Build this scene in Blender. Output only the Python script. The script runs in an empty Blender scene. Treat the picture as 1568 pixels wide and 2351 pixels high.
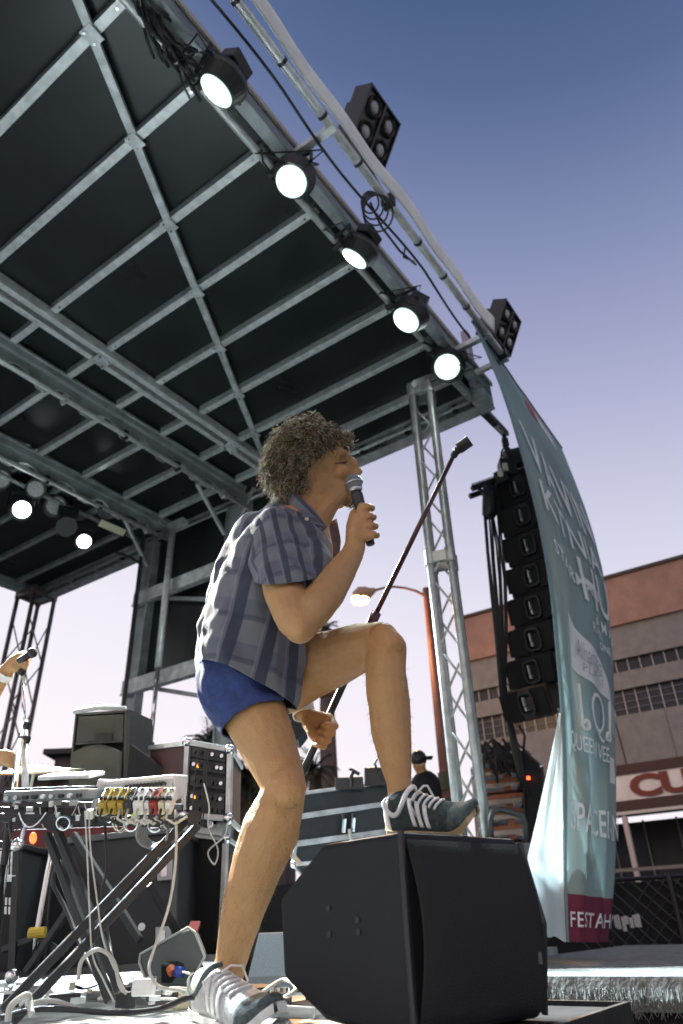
import bpy, bmesh, math, random
import numpy as np
from mathutils import Vector, Matrix, noise, Euler
random.seed(7); rng = np.random.default_rng(7)
scene = bpy.context.scene
COL = scene.collection
# ------------------------------------------------------------------ camera
HC = 0.17                       # lens height above the stage deck, metres
M = np.array([[0.58376157, -0.40020859, -0.70643861],
              [-0.8112663, -0.3225544, -0.4876532],
              [-0.03270188, 0.85778304, -0.51297061]])      # columns: camera right, up, back
cd = bpy.data.cameras.new('camera'); cam = bpy.data.objects.new('camera', cd); COL.objects.link(cam)
mw = Matrix.Identity(4)
for i in range(3):
    for j in range(3): mw[i][j] = M[i, j]
mw[2][3] = HC
cam.matrix_world = mw
cd.sensor_fit = 'VERTICAL'; cd.sensor_height = 36; cd.sensor_width = 24
cd.lens = 24.5; cd.clip_start = .02; cd.clip_end = 900
cd.dof.use_dof = True; cd.dof.focus_distance = 2.15; cd.dof.aperture_fstop = 3.2
scene.camera = cam
# ------------------------------------------------------------------ dusk sky (gradient by elevation)
w = bpy.data.worlds.new('World'); scene.world = w; w.use_nodes = True
wt = w.node_tree; wt.nodes.clear()
def lin(c): return tuple((x/12.92 if x <= .04045 else ((x+.055)/1.055)**2.4) for x in [v/255 for v in c])
tc = wt.nodes.new('ShaderNodeTexCoord'); sp = wt.nodes.new('ShaderNodeSeparateXYZ')
rp = wt.nodes.new('ShaderNodeValToRGB'); bg = wt.nodes.new('ShaderNodeBackground'); wo = wt.nodes.new('ShaderNodeOutputWorld')
wt.links.new(tc.outputs['Generated'], sp.inputs[0]); 
sdn = wt.nodes.new('ShaderNodeVectorMath'); sdn.operation = 'DOT_PRODUCT'; sdn.inputs[1].default_value = (.10, -.145, 1.0)   # darker away from the set sun
wt.links.new(tc.outputs['Generated'], sdn.inputs[0]); wt.links.new(sdn.outputs['Value'], rp.inputs[0])
wt.links.new(rp.outputs[0], bg.inputs[0]); wt.links.new(bg.outputs[0], wo.inputs[0])
sky = [(0, (238, 226, 228)), (.16, (238, 231, 237)), (.34, (226, 221, 233)), (.50, (200, 200, 219)), (.66, (165, 167, 197)),
       (.80, (124, 134, 170)), (.90, (82, 100, 139)), (1, (46, 72, 108))]
el = rp.color_ramp.elements
el[0].position = 0; el[0].color = lin(sky[0][1]) + (1,); el[1].position = 1; el[1].color = lin(sky[-1][1]) + (1,)
for p, c in sky[1:-1]:
    e = el.new(p); e.color = lin(c) + (1,)
bg.inputs[1].default_value = 1.0
# last warm glow of the set sun, very soft
sd = bpy.data.lights.new('sun', 'SUN'); sd.energy = 0.3; sd.angle = math.radians(40); sd.color = (1, .66, .34)
so = bpy.data.objects.new('sun', sd); COL.objects.link(so)
so.rotation_euler = Vector((-.78, -.30, .42)).to_track_quat('Z', 'Y').to_euler()
vs = scene.view_settings; vs.view_transform = 'Standard'; vs.look = 'None'; vs.exposure = 0.22; vs.gamma = 1; vs.use_curve_mapping = False
try: scene.render.engine = 'CYCLES'
except Exception: pass
# ------------------------------------------------------------------ helpers
CX, CY, FP = 784., 1175.5, 1600.
FH = np.array([.823, .568, 0.]); FH /= np.linalg.norm(FH)      # horizontal heading of the view
RT = M[:, 0]; UPc = M[:, 1]; TC = M[:, 2]                       # image right, image up, towards camera
RH = np.array([FH[1], -FH[0], 0.])                              # horizontal right
X = np.array([1., 0, 0]); Y = np.array([0, 1., 0]); Z = np.array([0, 0, 1.])
def ray(px, py): return M @ np.array([px-CX, -(py-CY), -FP])
def P(px, py, d=None, x=None, y=None, z=None):
    r = ray(px, py)
    if d is not None: t = d/(r @ FH)
    elif x is not None: t = x/r[0]
    elif y is not None: t = y/r[1]
    else: t = (z-HC)/r[2]
    p = r*t; p[2] += HC
    return p
def S(p):
    q = np.array(p, float); q[2] -= HC
    return -(q @ TC)/FP                                         # metres per picture pixel at p
ORG = {}
def nrm(v): v = np.array(v, float); return v/np.linalg.norm(v)
def frame(d, up=None):
    d = nrm(d); u = np.array(up if up is not None else (Z if abs(d[2]) < .95 else X), float)
    s = nrm(np.cross(d, u)); return s, np.cross(s, d), d
class G:
    def __init__(s): s.v = []; s.f = []; s.m = []; s.cm = 0
    def add(s, v, f):
        o = len(s.v); s.v += [tuple(map(float, a)) for a in v]; s.f += [tuple(i+o for i in q) for q in f]; s.m += [s.cm]*len(f); return s
    def box(s, c, ax, ay, az):
        c = np.array(c, float); ax = np.array(ax, float); ay = np.array(ay, float); az = np.array(az, float)
        if np.dot(np.cross(ax, ay), az) < 0: ax = -ax
        v = [c+i*ax/2+j*ay/2+k*az/2 for k in (-1, 1) for j in (-1, 1) for i in (-1, 1)]
        return s.add(v, [(0, 2, 3, 1), (4, 5, 7, 6), (0, 1, 5, 4), (2, 6, 7, 3), (0, 4, 6, 2), (1, 3, 7, 5)])
    def bar(s, a, b, w, h, up=None):
        a = np.array(a, float); b = np.array(b, float); sd, u, d = frame(b-a, up)
        return s.box((a+b)/2, sd*w, b-a, u*h)
    def tube(s, pts, r, n=8, cap=True):
        pts = [np.array(p, float) for p in pts]; m = len(pts)
        rs = r if hasattr(r, '__len__') else [r]*m
        d0 = nrm(pts[1]-pts[0]); sd, u, _ = frame(d0); V = []
        for i, p in enumerate(pts):
            d = nrm((pts[min(i+1, m-1)]-pts[max(i-1, 0)])+1e-9)
            sd = nrm(sd - d*(sd@d)); u = np.cross(d, sd)
            for k in range(n):
                a = 2*math.pi*k/n; V.append(p + (sd*math.cos(a)+u*math.sin(a))*rs[i])
        F = [(i*n+k, i*n+(k+1) % n, (i+1)*n+(k+1) % n, (i+1)*n+k) for i in range(m-1) for k in range(n)]
        if cap: F += [tuple(range(n))[::-1], tuple((m-1)*n+k for k in range(n))]
        return s.add(V, F)
    def prism(s, prof, vec):
        prof = [np.array(p, float) for p in prof]; n = len(prof); vec = np.array(vec, float)
        return s.add(prof+[p+vec for p in prof], [tuple(range(n))[::-1], tuple(range(n, 2*n))]+[(i, (i+1) % n, n+(i+1) % n, n+i) for i in range(n)])
    def ell(s, c, ax, ay, az, nu=14, nv=9):
        c = np.array(c, float); V = []
        for j in range(nv+1):
            t = math.pi*j/nv
            for i in range(nu):
                a = 2*math.pi*i/nu
                V.append(c + np.array(ax)*math.sin(t)*math.cos(a)+np.array(ay)*math.sin(t)*math.sin(a)+np.array(az)*math.cos(t))
        return s.add(V, [(j*nu+i, j*nu+(i+1) % nu, (j+1)*nu+(i+1) % nu, (j+1)*nu+i) for j in range(nv) for i in range(nu)])
    def disc(s, c, d, r, th=.004, n=20):
        d = nrm(d); return s.tube([np.array(c)-d*th/2, np.array(c)+d*th/2], r, n)
    def grid(s, fn, nu, nv):
        V = [fn(i/nu, j/nv) for j in range(nv+1) for i in range(nu+1)]
        return s.add(V, [(j*(nu+1)+i, j*(nu+1)+i+1, (j+1)*(nu+1)+i+1, (j+1)*(nu+1)+i) for j in range(nv) for i in range(nu)])
def tag(o, label=None, cat=None, group=None, kind=None):
    if label: o['label'] = label
    if cat: o['category'] = cat
    if group: o['group'] = group
    if kind: o['kind'] = kind
    return o
def thing(name, loc, label, cat, group=None):
    o = bpy.data.objects.new(name, None); COL.objects.link(o); o.location = [float(a) for a in loc]; o.empty_display_size = .1
    ORG[o.name] = np.array(loc, float); return tag(o, label, cat, group)
def mk(name, g, mat, parent=None, smooth=False, bev=0, solid=0, auto=None):
    me = bpy.data.meshes.new(name)
    org = ORG[parent.name] if parent is not None else None
    if org is None:
        v = np.array(g.v); lo = v.min(0); hi = v.max(0); org = np.array([(lo[0]+hi[0])/2, (lo[1]+hi[1])/2, lo[2]]); loc = org
    else: loc = (0, 0, 0)
    me.from_pydata([tuple(np.array(p)-org) for p in g.v], [], g.f)
    for mt in (mat if isinstance(mat, (list, tuple)) else [mat]): me.materials.append(mt)
    if isinstance(mat, (list, tuple)): me.polygons.foreach_set('material_index', g.m)
    me.update()
    o = bpy.data.objects.new(name, me); COL.objects.link(o); o.location = [float(a) for a in loc]
    if parent is not None: o.parent = parent
    ORG[o.name] = org
    if smooth: me.polygons.foreach_set('use_smooth', [True]*len(me.polygons))
    if bev:
        b = o.modifiers.new('bevel', 'BEVEL'); b.width = bev; b.segments = 2; b.limit_method = 'ANGLE'
    if solid:
        b = o.modifiers.new('solid', 'SOLIDIFY'); b.thickness = solid; b.offset = 0
    return o
# ------------------------------------------------------------------ materials
MT = {}
def mat(name, col, rough=.6, metal=0, noise_s=0, noise_a=.0, bump=0, bscale=60, spec=.5, emis=None, estr=0, sss=0, coat=0, col2=None, detail=6, alpha=1, trans=0):
    if name in MT: return MT[name]
    m = bpy.data.materials.new(name); m.use_nodes = True; nt = m.node_tree; b = nt.nodes['Principled BSDF']
    b.inputs['Base Color'].default_value = tuple(col)+(1,); b.inputs['Roughness'].default_value = rough; b.inputs['Metallic'].default_value = metal
    b.inputs['Specular IOR Level'].default_value = spec
    if coat: b.inputs['Coat Weight'].default_value = coat
    if sss: b.inputs['Subsurface Weight'].default_value = sss; b.inputs['Subsurface Radius'].default_value = (.02, .008, .004); b.inputs['Subsurface Scale'].default_value = .5
    if emis: b.inputs['Emission Color'].default_value = tuple(emis)+(1,); b.inputs['Emission Strength'].default_value = estr
    if trans: b.inputs['Transmission Weight'].default_value = trans
    b.inputs['Alpha'].default_value = alpha
    if noise_s:
        tc = nt.nodes.new('ShaderNodeTexCoord'); n = nt.nodes.new('ShaderNodeTexNoise'); n.inputs['Scale'].default_value = noise_s; n.inputs['Detail'].default_value = detail
        nt.links.new(tc.outputs['Object'], n.inputs['Vector'])
        r = nt.nodes.new('ShaderNodeValToRGB'); c2 = col2 or [max(0, c*(1-noise_a)) for c in col]
        r.color_ramp.elements[0].position = .35; r.color_ramp.elements[1].position = .65
        r.color_ramp.elements[0].color = tuple(c2)+(1,); r.color_ramp.elements[1].color = tuple(min(1, c*(1+(0 if col2 else noise_a))) for c in col)+(1,)
        nt.links.new(n.outputs[0], r.inputs[0]); nt.links.new(r.outputs[0], b.inputs['Base Color'])
        mr = nt.nodes.new('ShaderNodeMapRange'); mr.inputs['To Min'].default_value = max(.05, rough-.12); mr.inputs['To Max'].default_value = min(1, rough+.12)
        nt.links.new(n.outputs[0], mr.inputs[0]); nt.links.new(mr.outputs[0], b.inputs['Roughness'])
    if bump:
        tc2 = nt.nodes.new('ShaderNodeTexCoord'); n2 = nt.nodes.new('ShaderNodeTexNoise'); n2.inputs['Scale'].default_value = bscale; n2.inputs['Detail'].default_value = 5
        bp = nt.nodes.new('ShaderNodeBump'); bp.inputs['Strength'].default_value = bump; bp.inputs['Distance'].default_value = .01
        nt.links.new(tc2.outputs['Object'], n2.inputs['Vector']); nt.links.new(n2.outputs[0], bp.inputs['Height']); nt.links.new(bp.outputs[0], b.inputs['Normal'])
    MT[name] = m; return m
ALU = mat('aluminium', (.58, .61, .60), .42, .45, 14, .16, .12, 40)
ALUD = mat('weathered_aluminium', (.46, .49, .49), .5, .45, 9, .25, .2, 30)
STEEL = mat('grey_painted_steel', (.26, .29, .29), .5, .2, 6, .25, .15, 30)
PANEL = mat('dark_roof_panel', (.012, .016, .016), .32, 0, 2, .12, .04, 8, spec=.35, detail=2)
BLK = mat('black_plastic', (.014, .015, .017), .45, 0, 30, .3, .15, 120)
BLKM = mat('black_metal', (.016, .017, .019), .5, .1, 25, .3, .1, 60)
BLKG = mat('black_textured_paint', (.013, .0145, .017), .62, 0, 0, 0, .12, 420, spec=.25)
RUB = mat('cable_rubber', (.02, .02, .022), .5)
WCAB = mat('white_cable', (.50, .49, .43), .45, 0, 20, .15)
WHT = mat('white_plastic', (.74, .75, .74), .4, 0, 25, .08)
CHR = mat('chrome', (.7, .71, .72), .18, 1)
LENS = mat('lit_lens', (.8, .85, .85), .3, emis=(.92, 1, .98), estr=22)
LENSE = mat('lens_edge', (.6, .7, .68), .3, emis=(.66, .95, .90), estr=1.05)
LENSD = mat('unlit_lens', (.38, .38, .38), .25, .2, 90, .3, .6, 160)
SKIN = mat('skin', (.45, .255, .105), .5, 0, 34, .16, .3, 240, sss=.12, col2=(.41, .225, .09))
# ================================================================== SETTING
ASPH = mat('asphalt', (.05, .05, .052), .85, 0, 3, .3, .4, 60)
gp = G(); gp.grid(lambda u, v: (-250+600*u, -250+600*v, -1.15), 12, 12)
tag(mk('ground', gp, ASPH), kind='structure')
# stage deck: planks of ply with seams
def deckmat():
    m = bpy.data.materials.new('stage_deck_paint'); m.use_nodes = True; nt = m.node_tree; b = nt.nodes['Principled BSDF']
    tcn = nt.nodes.new('ShaderNodeTexCoord'); n = nt.nodes.new('ShaderNodeTexNoise'); n.inputs['Scale'].default_value = 3.5; n.inputs['Detail'].default_value = 9
    mp = nt.nodes.new('ShaderNodeMapping'); mp.inputs['Scale'].default_value = (1, 2.5, 1)
    r = nt.nodes.new('ShaderNodeValToRGB'); r.color_ramp.elements[0].color = (.20, .215, .22, 1); r.color_ramp.elements[1].color = (.46, .47, .46, 1)
    r.color_ramp.elements[0].position = .36; r.color_ramp.elements[1].position = .6
    nt.links.new(tcn.outputs['Object'], mp.inputs[0]); nt.links.new(mp.outputs[0], n.inputs[0]); nt.links.new(n.outputs[0], r.inputs[0]); nt.links.new(r.outputs[0], b.inputs['Base Color'])
    b.inputs['Roughness'].default_value = .38; return m
DECK = deckmat()
g = G().box((1.7, 6.38, -.05), X*8.6, Y*8.14, Z*.1); tag(mk('stage_floor', g, DECK, bev=.004), kind='structure')
g = G().box((.15, 1.905, -.0515), X*5.5, Y*.806, Z*.097); tag(mk('stage_floor', g, DECK, bev=.004), kind='structure')
g = G().box((-.55, 1.05, -.05), X*4.1, Y*.90, Z*.1); tag(mk('stage_apron', g, DECK, bev=.004), kind='structure')
g = G().box((1.70, 1.05, -.05), X*.398, Y*.90, Z*.1); tag(mk('stage_apron', g, mat('shaded_apron_board', (.03, .031, .033), .95, 0, 5, .4, spec=.05), bev=.004), kind='structure')  # right end of the apron darkened: shade put into its colour
g = G().bar((1.905, .60, -.02), (1.905, 1.5, -.02), .012, .06, Z); g.bar((-2.5, .594, -.02), (1.91, .594, -.02), .012, .06, Z); tag(mk('stage_edge_trim', g, BLKM), kind='structure')
DARKC = mat('black_stage_skirt', (.018, .019, .022), .9, 0, 8, .4, .3, 50)
sk = thing('stage_skirt', (1.7, 1.5, -1.15), 'black cloth skirt hanging in folds under the stage deck edge', 'skirt')
def skirt(a, b, z0, z1, amp=.02, per=.14):
    a = np.array(a, float); b = np.array(b, float); L = np.linalg.norm(b-a); d = (b-a)/L; nn = np.cross(d, Z); k = int(L/per*6)
    return lambda u, v: a+d*L*u+nn*amp*(math.sin(u*L/per*6.28)+.5*math.sin(u*L/per*2.9))*(0.4+.6*v)+Z*(z0+(z1-z0)*v), k
for a, b in (((1.88, .6), (1.88, 1.5)), ((-2.5, .61), (1.88, .61)), ((1.9, 1.52), (2.88, 1.52)), ((2.88, 1.52), (2.88, 2.32)), ((2.9, 2.33), (5.98, 2.33))):
    fn, k = skirt((*a, 0), (*b, 0), -.10, -1.14)
    g = G().grid(fn, max(k, 12), 4); mk('cloth_panel', g, DARKC, sk, smooth=True, solid=.004)
# side platform with a pale shaggy cover
CARP = mat('pale_carpet', (.20, .205, .19), .9, 0, 14, .22, .9, 50)
pl = thing('side_platform', (5.7, -.8, -1.15), 'low side platform covered with a pale shaggy mat beside the stage', 'platform')
g = G().box((5.75, -.4, -.085), X*4.1, Y*5.5, Z*.07); mk('deck_board', g, CARP, pl, bev=.012)
g = G()
def edge(u, v):
    y = -3.15+5.5*u; n1 = noise.noise(Vector((y*9, v*2, 0))); n2 = noise.noise(Vector((y*40, v*3, 3)))
    return (3.69-.02*v-.018*n1*(v)-.012*n2*v, y, -.05-.115*v*(1+.12*n2))
g.grid(edge, 460, 6); mk('mat_edge', g, CARP, pl, smooth=True)
g = G()
for i in range(1600):                                             # loose fringe threads
    y = -3.1+5.4*random.random(); a = np.array([3.675, y, -.085-.02*random.random()]); L = .05+.06*random.random()
    g.tube([a, a+[-.015-.012*random.random(), random.uniform(-.02, .02), -L*.5], a+[-.012, random.uniform(-.035, .035), -L]], .0014, 3)
f = mk('fringe', g, CARP, pl); f['kind'] = 'stuff'
g = G().box((3.70, -.4, -.172), X*.012, Y*5.5, Z*.008); mk('edge_trim', g, STEEL, pl)
fn, k = skirt((3.74, -3.1, 0), (3.74, 2.3, 0), -.12, -1.14, .012, .3); g = G().grid(fn, k, 4); mk('cloth_panel', g, DARKC, pl, smooth=True, solid=.004)
# ================================================================== STAGE ROOF
ZR = 5.17
roof = thing('stage_roof', (5.7, 5.5, -1.15), 'large mobile stage roof with grey ribs, dark panels and side columns', 'stage roof')
xs = [-2.15+.63*k for k in range(13)]                            # ribs ... 5.41
xs = [x for x in xs if x < 5.6]
rows = [(2.12, 4.72), (4.93, 5.36), (5.54, 6.80), (6.98, 10.25)]
xe = xs+[5.86]
for a, b in zip(xe[:-1], xe[1:]):                                # panels, bay by bay
    for r0, r1 in rows:
        g = G().box(((a+b)/2, (r0+r1)/2, ZR+.09), X*(b-a-.012), Y*(r1-r0+.05), Z*.02); mk('roof_panel', g, PANEL, roof)
g = G().box((1.82, 6.15, ZR+.115), X*8.04, Y*8.25, Z*.012); mk('roof_skin', g, PANEL, roof)
for x in xs:
    for r0, r1 in rows:
        if r0 > 6: g = G().box((x, (r0+r1)/2, ZR+.045), X*.065, Y*(r1-r0), Z*.065); mk('rib', g, STEEL, roof)
        else: g = G().box((x, (r0+r1)/2, ZR+.035), X*.068, Y*(r1-r0), Z*.085); mk('rib', g, ALU, roof, bev=.004)
# diagonal stiffener crossing the ribs
a = np.array([-.6, 1.60+.1, ZR-.01]); b = np.array([5.75, 4.99, ZR-.01]); a[1] = 4.46-(4.72-a[0])*.528; b[1] = min(4.7, 4.46+(b[0]-4.72)*.528)
b = np.array([5.17, 4.70, ZR-.01])
g = G().bar(a, b, .062, .04); mk('diagonal_brace', g, ALUD, roof, bev=.003)
for yy in (4.765, 4.895):
    g = G().box((1.8, yy, ZR-.01), X*8.0, Y*.062, Z*.11); mk('rail', g, ALU, roof, bev=.004)
for x in (1.0, 2.9, 4.75):
    g = G().box((x, 4.83, ZR-.075), X*.16, Y*.15, Z*.02)
    for dx in (-.05, .05):
        for dy in (-.05, .05): g.tube([(x+dx, 4.83+dy, ZR-.085), (x+dx, 4.83+dy, ZR-.12)], .013, 6)
    mk('splice_plate', g, ALUD, roof)
# two scalloped main beams with a lighting pipe below
def main_beam(yy, drop, x0, x1):
    g = G().box(((x0+x1)/2, yy, ZR+.02), X*(x1-x0), Y*.16, Z*.03); g.box(((x0+x1)/2, yy, ZR-.03), X*(x1-x0), Y*.11, Z*.07)
    mk('beam_flange', g, STEEL, roof, bev=.004)
    x = x0; g = G(); step = .52; n = 10
    while x < x1-.05:
        top = ZR-.06
        for k in range(n):
            def low(t):
                s = math.sin(math.pi*min(max((t-.14)/.72, 0), 1)); return top-drop+drop*.62*(s**.55 if s > 0 else 0)
            xa, xb = x+step*k/n, x+step*(k+1)/n; za, zb = low(k/n), low((k+1)/n)
            g.add([(xa, yy-.012, top), (xb, yy-.012, top), (xb, yy-.012, zb), (xa, yy-.012, za), (xa, yy+.012, top), (xb, yy+.012, top), (xb, yy+.012, zb), (xa, yy+.012, za)],
                  [(0, 3, 2, 1), (4, 5, 6, 7), (3, 7, 6, 2), (0, 1, 5, 4)])
        x += step
    mk('beam_web', g, STEEL, roof)
    g = G().tube([(x0, yy-.06, ZR-.05-drop), (x1, yy-.06, ZR-.05-drop)], .027, 12); mk('light_pipe', g, ALU, roof, smooth=True)
    x = x0+.3
    while x < x1:
        g = G().box((x, yy-.045, ZR-.03-drop), X*.05, Y*.07, Z*.08); g.tube([(x, yy-.09, ZR-.09-drop), (x, yy-.02, ZR-.09-drop)], .02, 8)
        mk('pipe_clamp', g, BLKM if random.random() < .5 else ALUD, roof); x += .77
main_beam(5.45, .22, -2, 5.62); main_beam(6.88, .22, -2, 5.62)
# front edge: box beam, light pipe, pale outer lip
g = G().box((1.82, 2.02, ZR+.03), X*8.04, Y*.10, Z*.16); mk('front_beam', g, STEEL, roof, bev=.006)
g = G().box((1.82, 1.955, ZR+.10), X*8.04, Y*.02, Z*.05); mk('edge_lip', g, mat('wooden_lip', (.42, .38, .33), .6), roof)
g = G().tube([(-2, 2.15, ZR-.07), (5.75, 2.15, ZR-.07)], .03, 12); mk('light_pipe', g, ALU, roof, smooth=True)
# far side header
XS = 5.9
g = G().box((XS, 6.15, ZR-.02), X*.06, Y*8.3, Z*.24); mk('side_header', g, STEEL, roof, bev=.006)
g = G().box((XS-.06, 6.15, ZR+.06), X*.10, Y*8.26, Z*.05); g.box((XS-.03, 6.15, ZR-.145), X*.16, Y*8.3, Z*.02); mk('header_flange', g, ALUD, roof)
g = G().tube([(XS-.12, 2.1, ZR-.05), (XS-.12, 10.2, ZR-.05)], .024, 10); mk('header_pipe', g, ALU, roof, smooth=True)
y = 2.4
while y < 10:
    g = G().box((XS-.10, y, ZR-.05), X*.06, Y*.05, Z*.09); mk('pipe_clamp', g, ALU if int(y*10) % 2 else BLKM, roof); y += .63
g = G().box((1.8, 10.28, ZR-.0), X*8.2, Y*.07, Z*.2); mk('rear_header', g, STEEL, roof, bev=.006)
# words stencilled on the header
def text_mesh(s, size, spacing=1.0, bold=0, ext=.0):
    c = bpy.data.curves.new('t', 'FONT'); c.body = s; c.size = size; c.space_character = spacing; c.offset = bold; c.resolution_u = 3; c.extrude = ext
    o = bpy.data.objects.new('t', c); COL.objects.link(o); dg = bpy.context.evaluated_depsgraph_get(); dg.update()
    me = bpy.data.meshes.new_from_object(o.evaluated_get(dg)); v = np.array([tuple(p.co) for p in me.vertices]); f = [tuple(p.vertices) for p in me.polygons]
    bpy.data.objects.remove(o); bpy.data.curves.remove(c); bpy.data.meshes.remove(me); return v, f
v, f = text_mesh('MAX LOAD', .10, 1.1, .003)
v = np.array(v); hx = P(805, 985, x=XS-.035)
g = G().add([(XS-.036, hx[1]-p[0]+.05, ZR-.06+p[1]) for p in v], [q[::-1] for q in f]); mk('lettering', g, mat('stencil_black', (.03, .03, .03), .7), roof)
# columns, rungs, panels of the far side wall
XC = 5.72
for yy, wd in ((5.62, .26), (7.3, .26)):
    g = G().box((XC, yy, 1.95), X*.10, Y*wd, Z*6.2); g.box((XC-.06, yy-wd/2+.012, 1.95), X*.05, Y*.024, Z*6.2); g.box((XC-.06, yy+wd/2-.012, 1.95), X*.05, Y*.024, Z*6.2)
    mk('column', g, STEEL, roof, bev=.004)
for zz in (4.15, 2.92):
    g = G().box((XC-.10, 6.46, zz), X*.08, Y*1.86, Z*.17); g.box((XC-.11, 6.46, zz-.10), X*.10, Y*1.86, Z*.02); mk('cross_rail', g, ALUD, roof, bev=.004)
    g = G().bar((XC-.02, 5.8, zz-.42), (XC-.02, 7.1, zz-.02), .05, .05); mk('brace', g, STEEL, roof)
for z0, z1 in ((3.02, 4.06), (4.25, 5.05)):
    for y0, y1 in ((5.70, 6.44), (6.46, 7.36)):
        g = G().box((XC+.06, (y0+y1)/2, (z0+z1)/2), X*.02, Y*(y1-y0+.03), Z*(z1-z0+.2)); mk('wall_panel', g, PANEL, roof)
g = G().box((XC+.05, 5.18, 4.3), X*.02, Y*.42, Z*1.5); mk('wall_panel', g, PANEL, roof)
g = G().box((XC+.02, 5.0, 4.2), X*.06, Y*.05, Z*1.9); mk('post', g, ALUD, roof)
# hydraulic ram
g = G().tube([(XC-.22, 6.62, 4.98), (XC-.22, 6.62, 3.0)], .045, 12); mk('ram_sleeve', g, ALU, roof, smooth=True)
g = G().tube([(XC-.22, 6.62, 3.0), (XC-.22, 6.62, 2.05)], .028, 12); mk('ram_rod', g, CHR, roof, smooth=True)
g = G().tube([(XC-.22, 6.62, 2.1), (XC-.22, 6.62, -.3)], [.05, .085], 10); mk('ram_base', g, BLKM, roof, smooth=True)
g = G().box((XC-.2, 6.55, 5.0), X*.12, Y*.3, Z*.09); mk('ram_bracket', g, ALUD, roof)
arc = [np.array([XC-.2, 6.78+.42*math.sin(t), 1.55+.42*math.cos(t)]) for t in np.linspace(0, 1.9, 12)]
g = G().tube(arc, .05, 6); mk('cable_chain', g, BLK, roof)
# knee braces
for a, b in ((P(452, 1110, y=5.5), P(515, 1226, x=XC-.1)), (P(592, 1100, x=5.8), P(540, 1212, x=XC-.1)), (P(285, 1190, y=6.9), P(338, 1300, x=XC-.1)), (P(460, 1108, y=5.5), P(528, 1140, x=5.7))):
    g = G().bar(a, b, .035, .045); mk('knee_brace', g, ALU, roof)
# strut arms holding the outrigger pipe
for x in (-.3, 2.42, 5.02):
    g = G().bar((x, 2.0, ZR+.0), (x, 1.60, ZR+.0), .055, .055); mk('strut', g, ALU, roof)
g = G().bar((5.45, 2.0, ZR), (5.45, 1.60, ZR), .05, .05); mk('strut', g, ALUD, roof)
g = G().box((5.5, 2.03, ZR+.28), X*.1, Y*.07, Z*.75); mk('corner_post', g, mat('faded_purple_paint', (.30, .24, .33), .6), roof)
g = G().box((5.75, 2.06, ZR-.05), X*.2, Y*.16, Z*.3); mk('corner_bracket', g, ALUD, roof, bev=.01)
# outrigger pipe
pipe = thing('outrigger_pipe', (3, 1.63, ZR), 'long pale pipe running outside the roof edge that carries lights and banner', 'pipe')
g = G().tube([(-1.5, 1.63, ZR+.01), (5.45, 1.63, ZR+.01)], .034, 12); mk('tube', g, ALU, pipe, smooth=True)
CRM = mat('cream_banner_cloth', (.70, .74, .70), .7, 0, 5, .08)
def header(u, v):
    x = -1.5+6.55*u; wv = .014*math.sin(x*7)+.012*math.sin(x*2.9+1)
    return (x, 1.57+wv*.6-.028*v, ZR+.02+.17*v+.01*math.sin(x*4)*v)
g = G().grid(header, 120, 4); cl = mk('valance', g, CRM, smooth=True, solid=.006); tag(cl, 'narrow cream cloth strip running along the top of the outrigger pipe', 'cloth strip')
for x in np.arange(.5, 5, .45):
    g = G().tube([(x, 1.63, ZR+.01), (x+.025, 1.63, ZR+.01)], .040, 10); mk('tape_band', g, BLKM, pipe)
# black cable along it
ps = [np.array([x, 1.74+.02*math.sin(x*3), ZR-.02-.05*abs(math.sin(x*1.6))]) for x in np.arange(.8, 5.0, .12)]
g = G().tube(ps, .011, 6); tag(mk('power_cable', g, RUB, smooth=True), 'thin black cable sagging along the outrigger pipe', 'cable')
c0 = np.array([3.02, 1.70, ZR-.12]); g = G()
for k in range(4):
    r = .085+.02*k; cc = c0+[.02*k, -.01*k, -.03*k]
    g.tube([cc+RT*r*.8*math.cos(t)+UPc*r*math.sin(t) for t in np.linspace(0, 6.3, 22)], .008, 5)
g.tube([c0, c0+[.15, 0, -.14], c0+[.42, 0, -.15], c0+[.7, 0, -.05]], .010, 5)
tag(mk('cable_coil', g, RUB, smooth=True), 'coil of black cable hanging from the outrigger pipe below the larger blinder', 'cable coil')
g = G()
for k, (a, b, c) in enumerate((((930, 570), (926, 590), (950, 600)), ((600, 345), (604, 372), (625, 400)))):
    g = G().tube([P(*a, y=1.7 if k == 0 else 2.1), P(*b, y=1.7 if k == 0 else 2.1), P(*c, y=1.7 if k == 0 else 2.1)], .009, 5)
    tag(mk('cable_end', g, RUB, smooth=True), ['short loose cable end dangling from the outrigger pipe', 'short loose cable dangling by the second front stage light'][k], 'cable')
# the bunch of wires at the top of the roof edge
g = G()
for k in range(46):
    t0 = random.random(); a = P(300+110*t0+random.uniform(-22, 22), -30+165*t0+random.uniform(-14, 14), z=ZR-.04-.1*random.random())
    dd = nrm([1, .04+random.uniform(-.5, .5), random.uniform(-.6, .4)])*random.uniform(.12, .3)
    g.tube([a, a+dd*.5+[0, 0, -.05], a+dd], random.uniform(.006, .013), 5)
tag(mk('cable_bundle', g, RUB, smooth=True), 'tangled bundle of black cables tied along the front roof edge at the top', 'cables')
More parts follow.
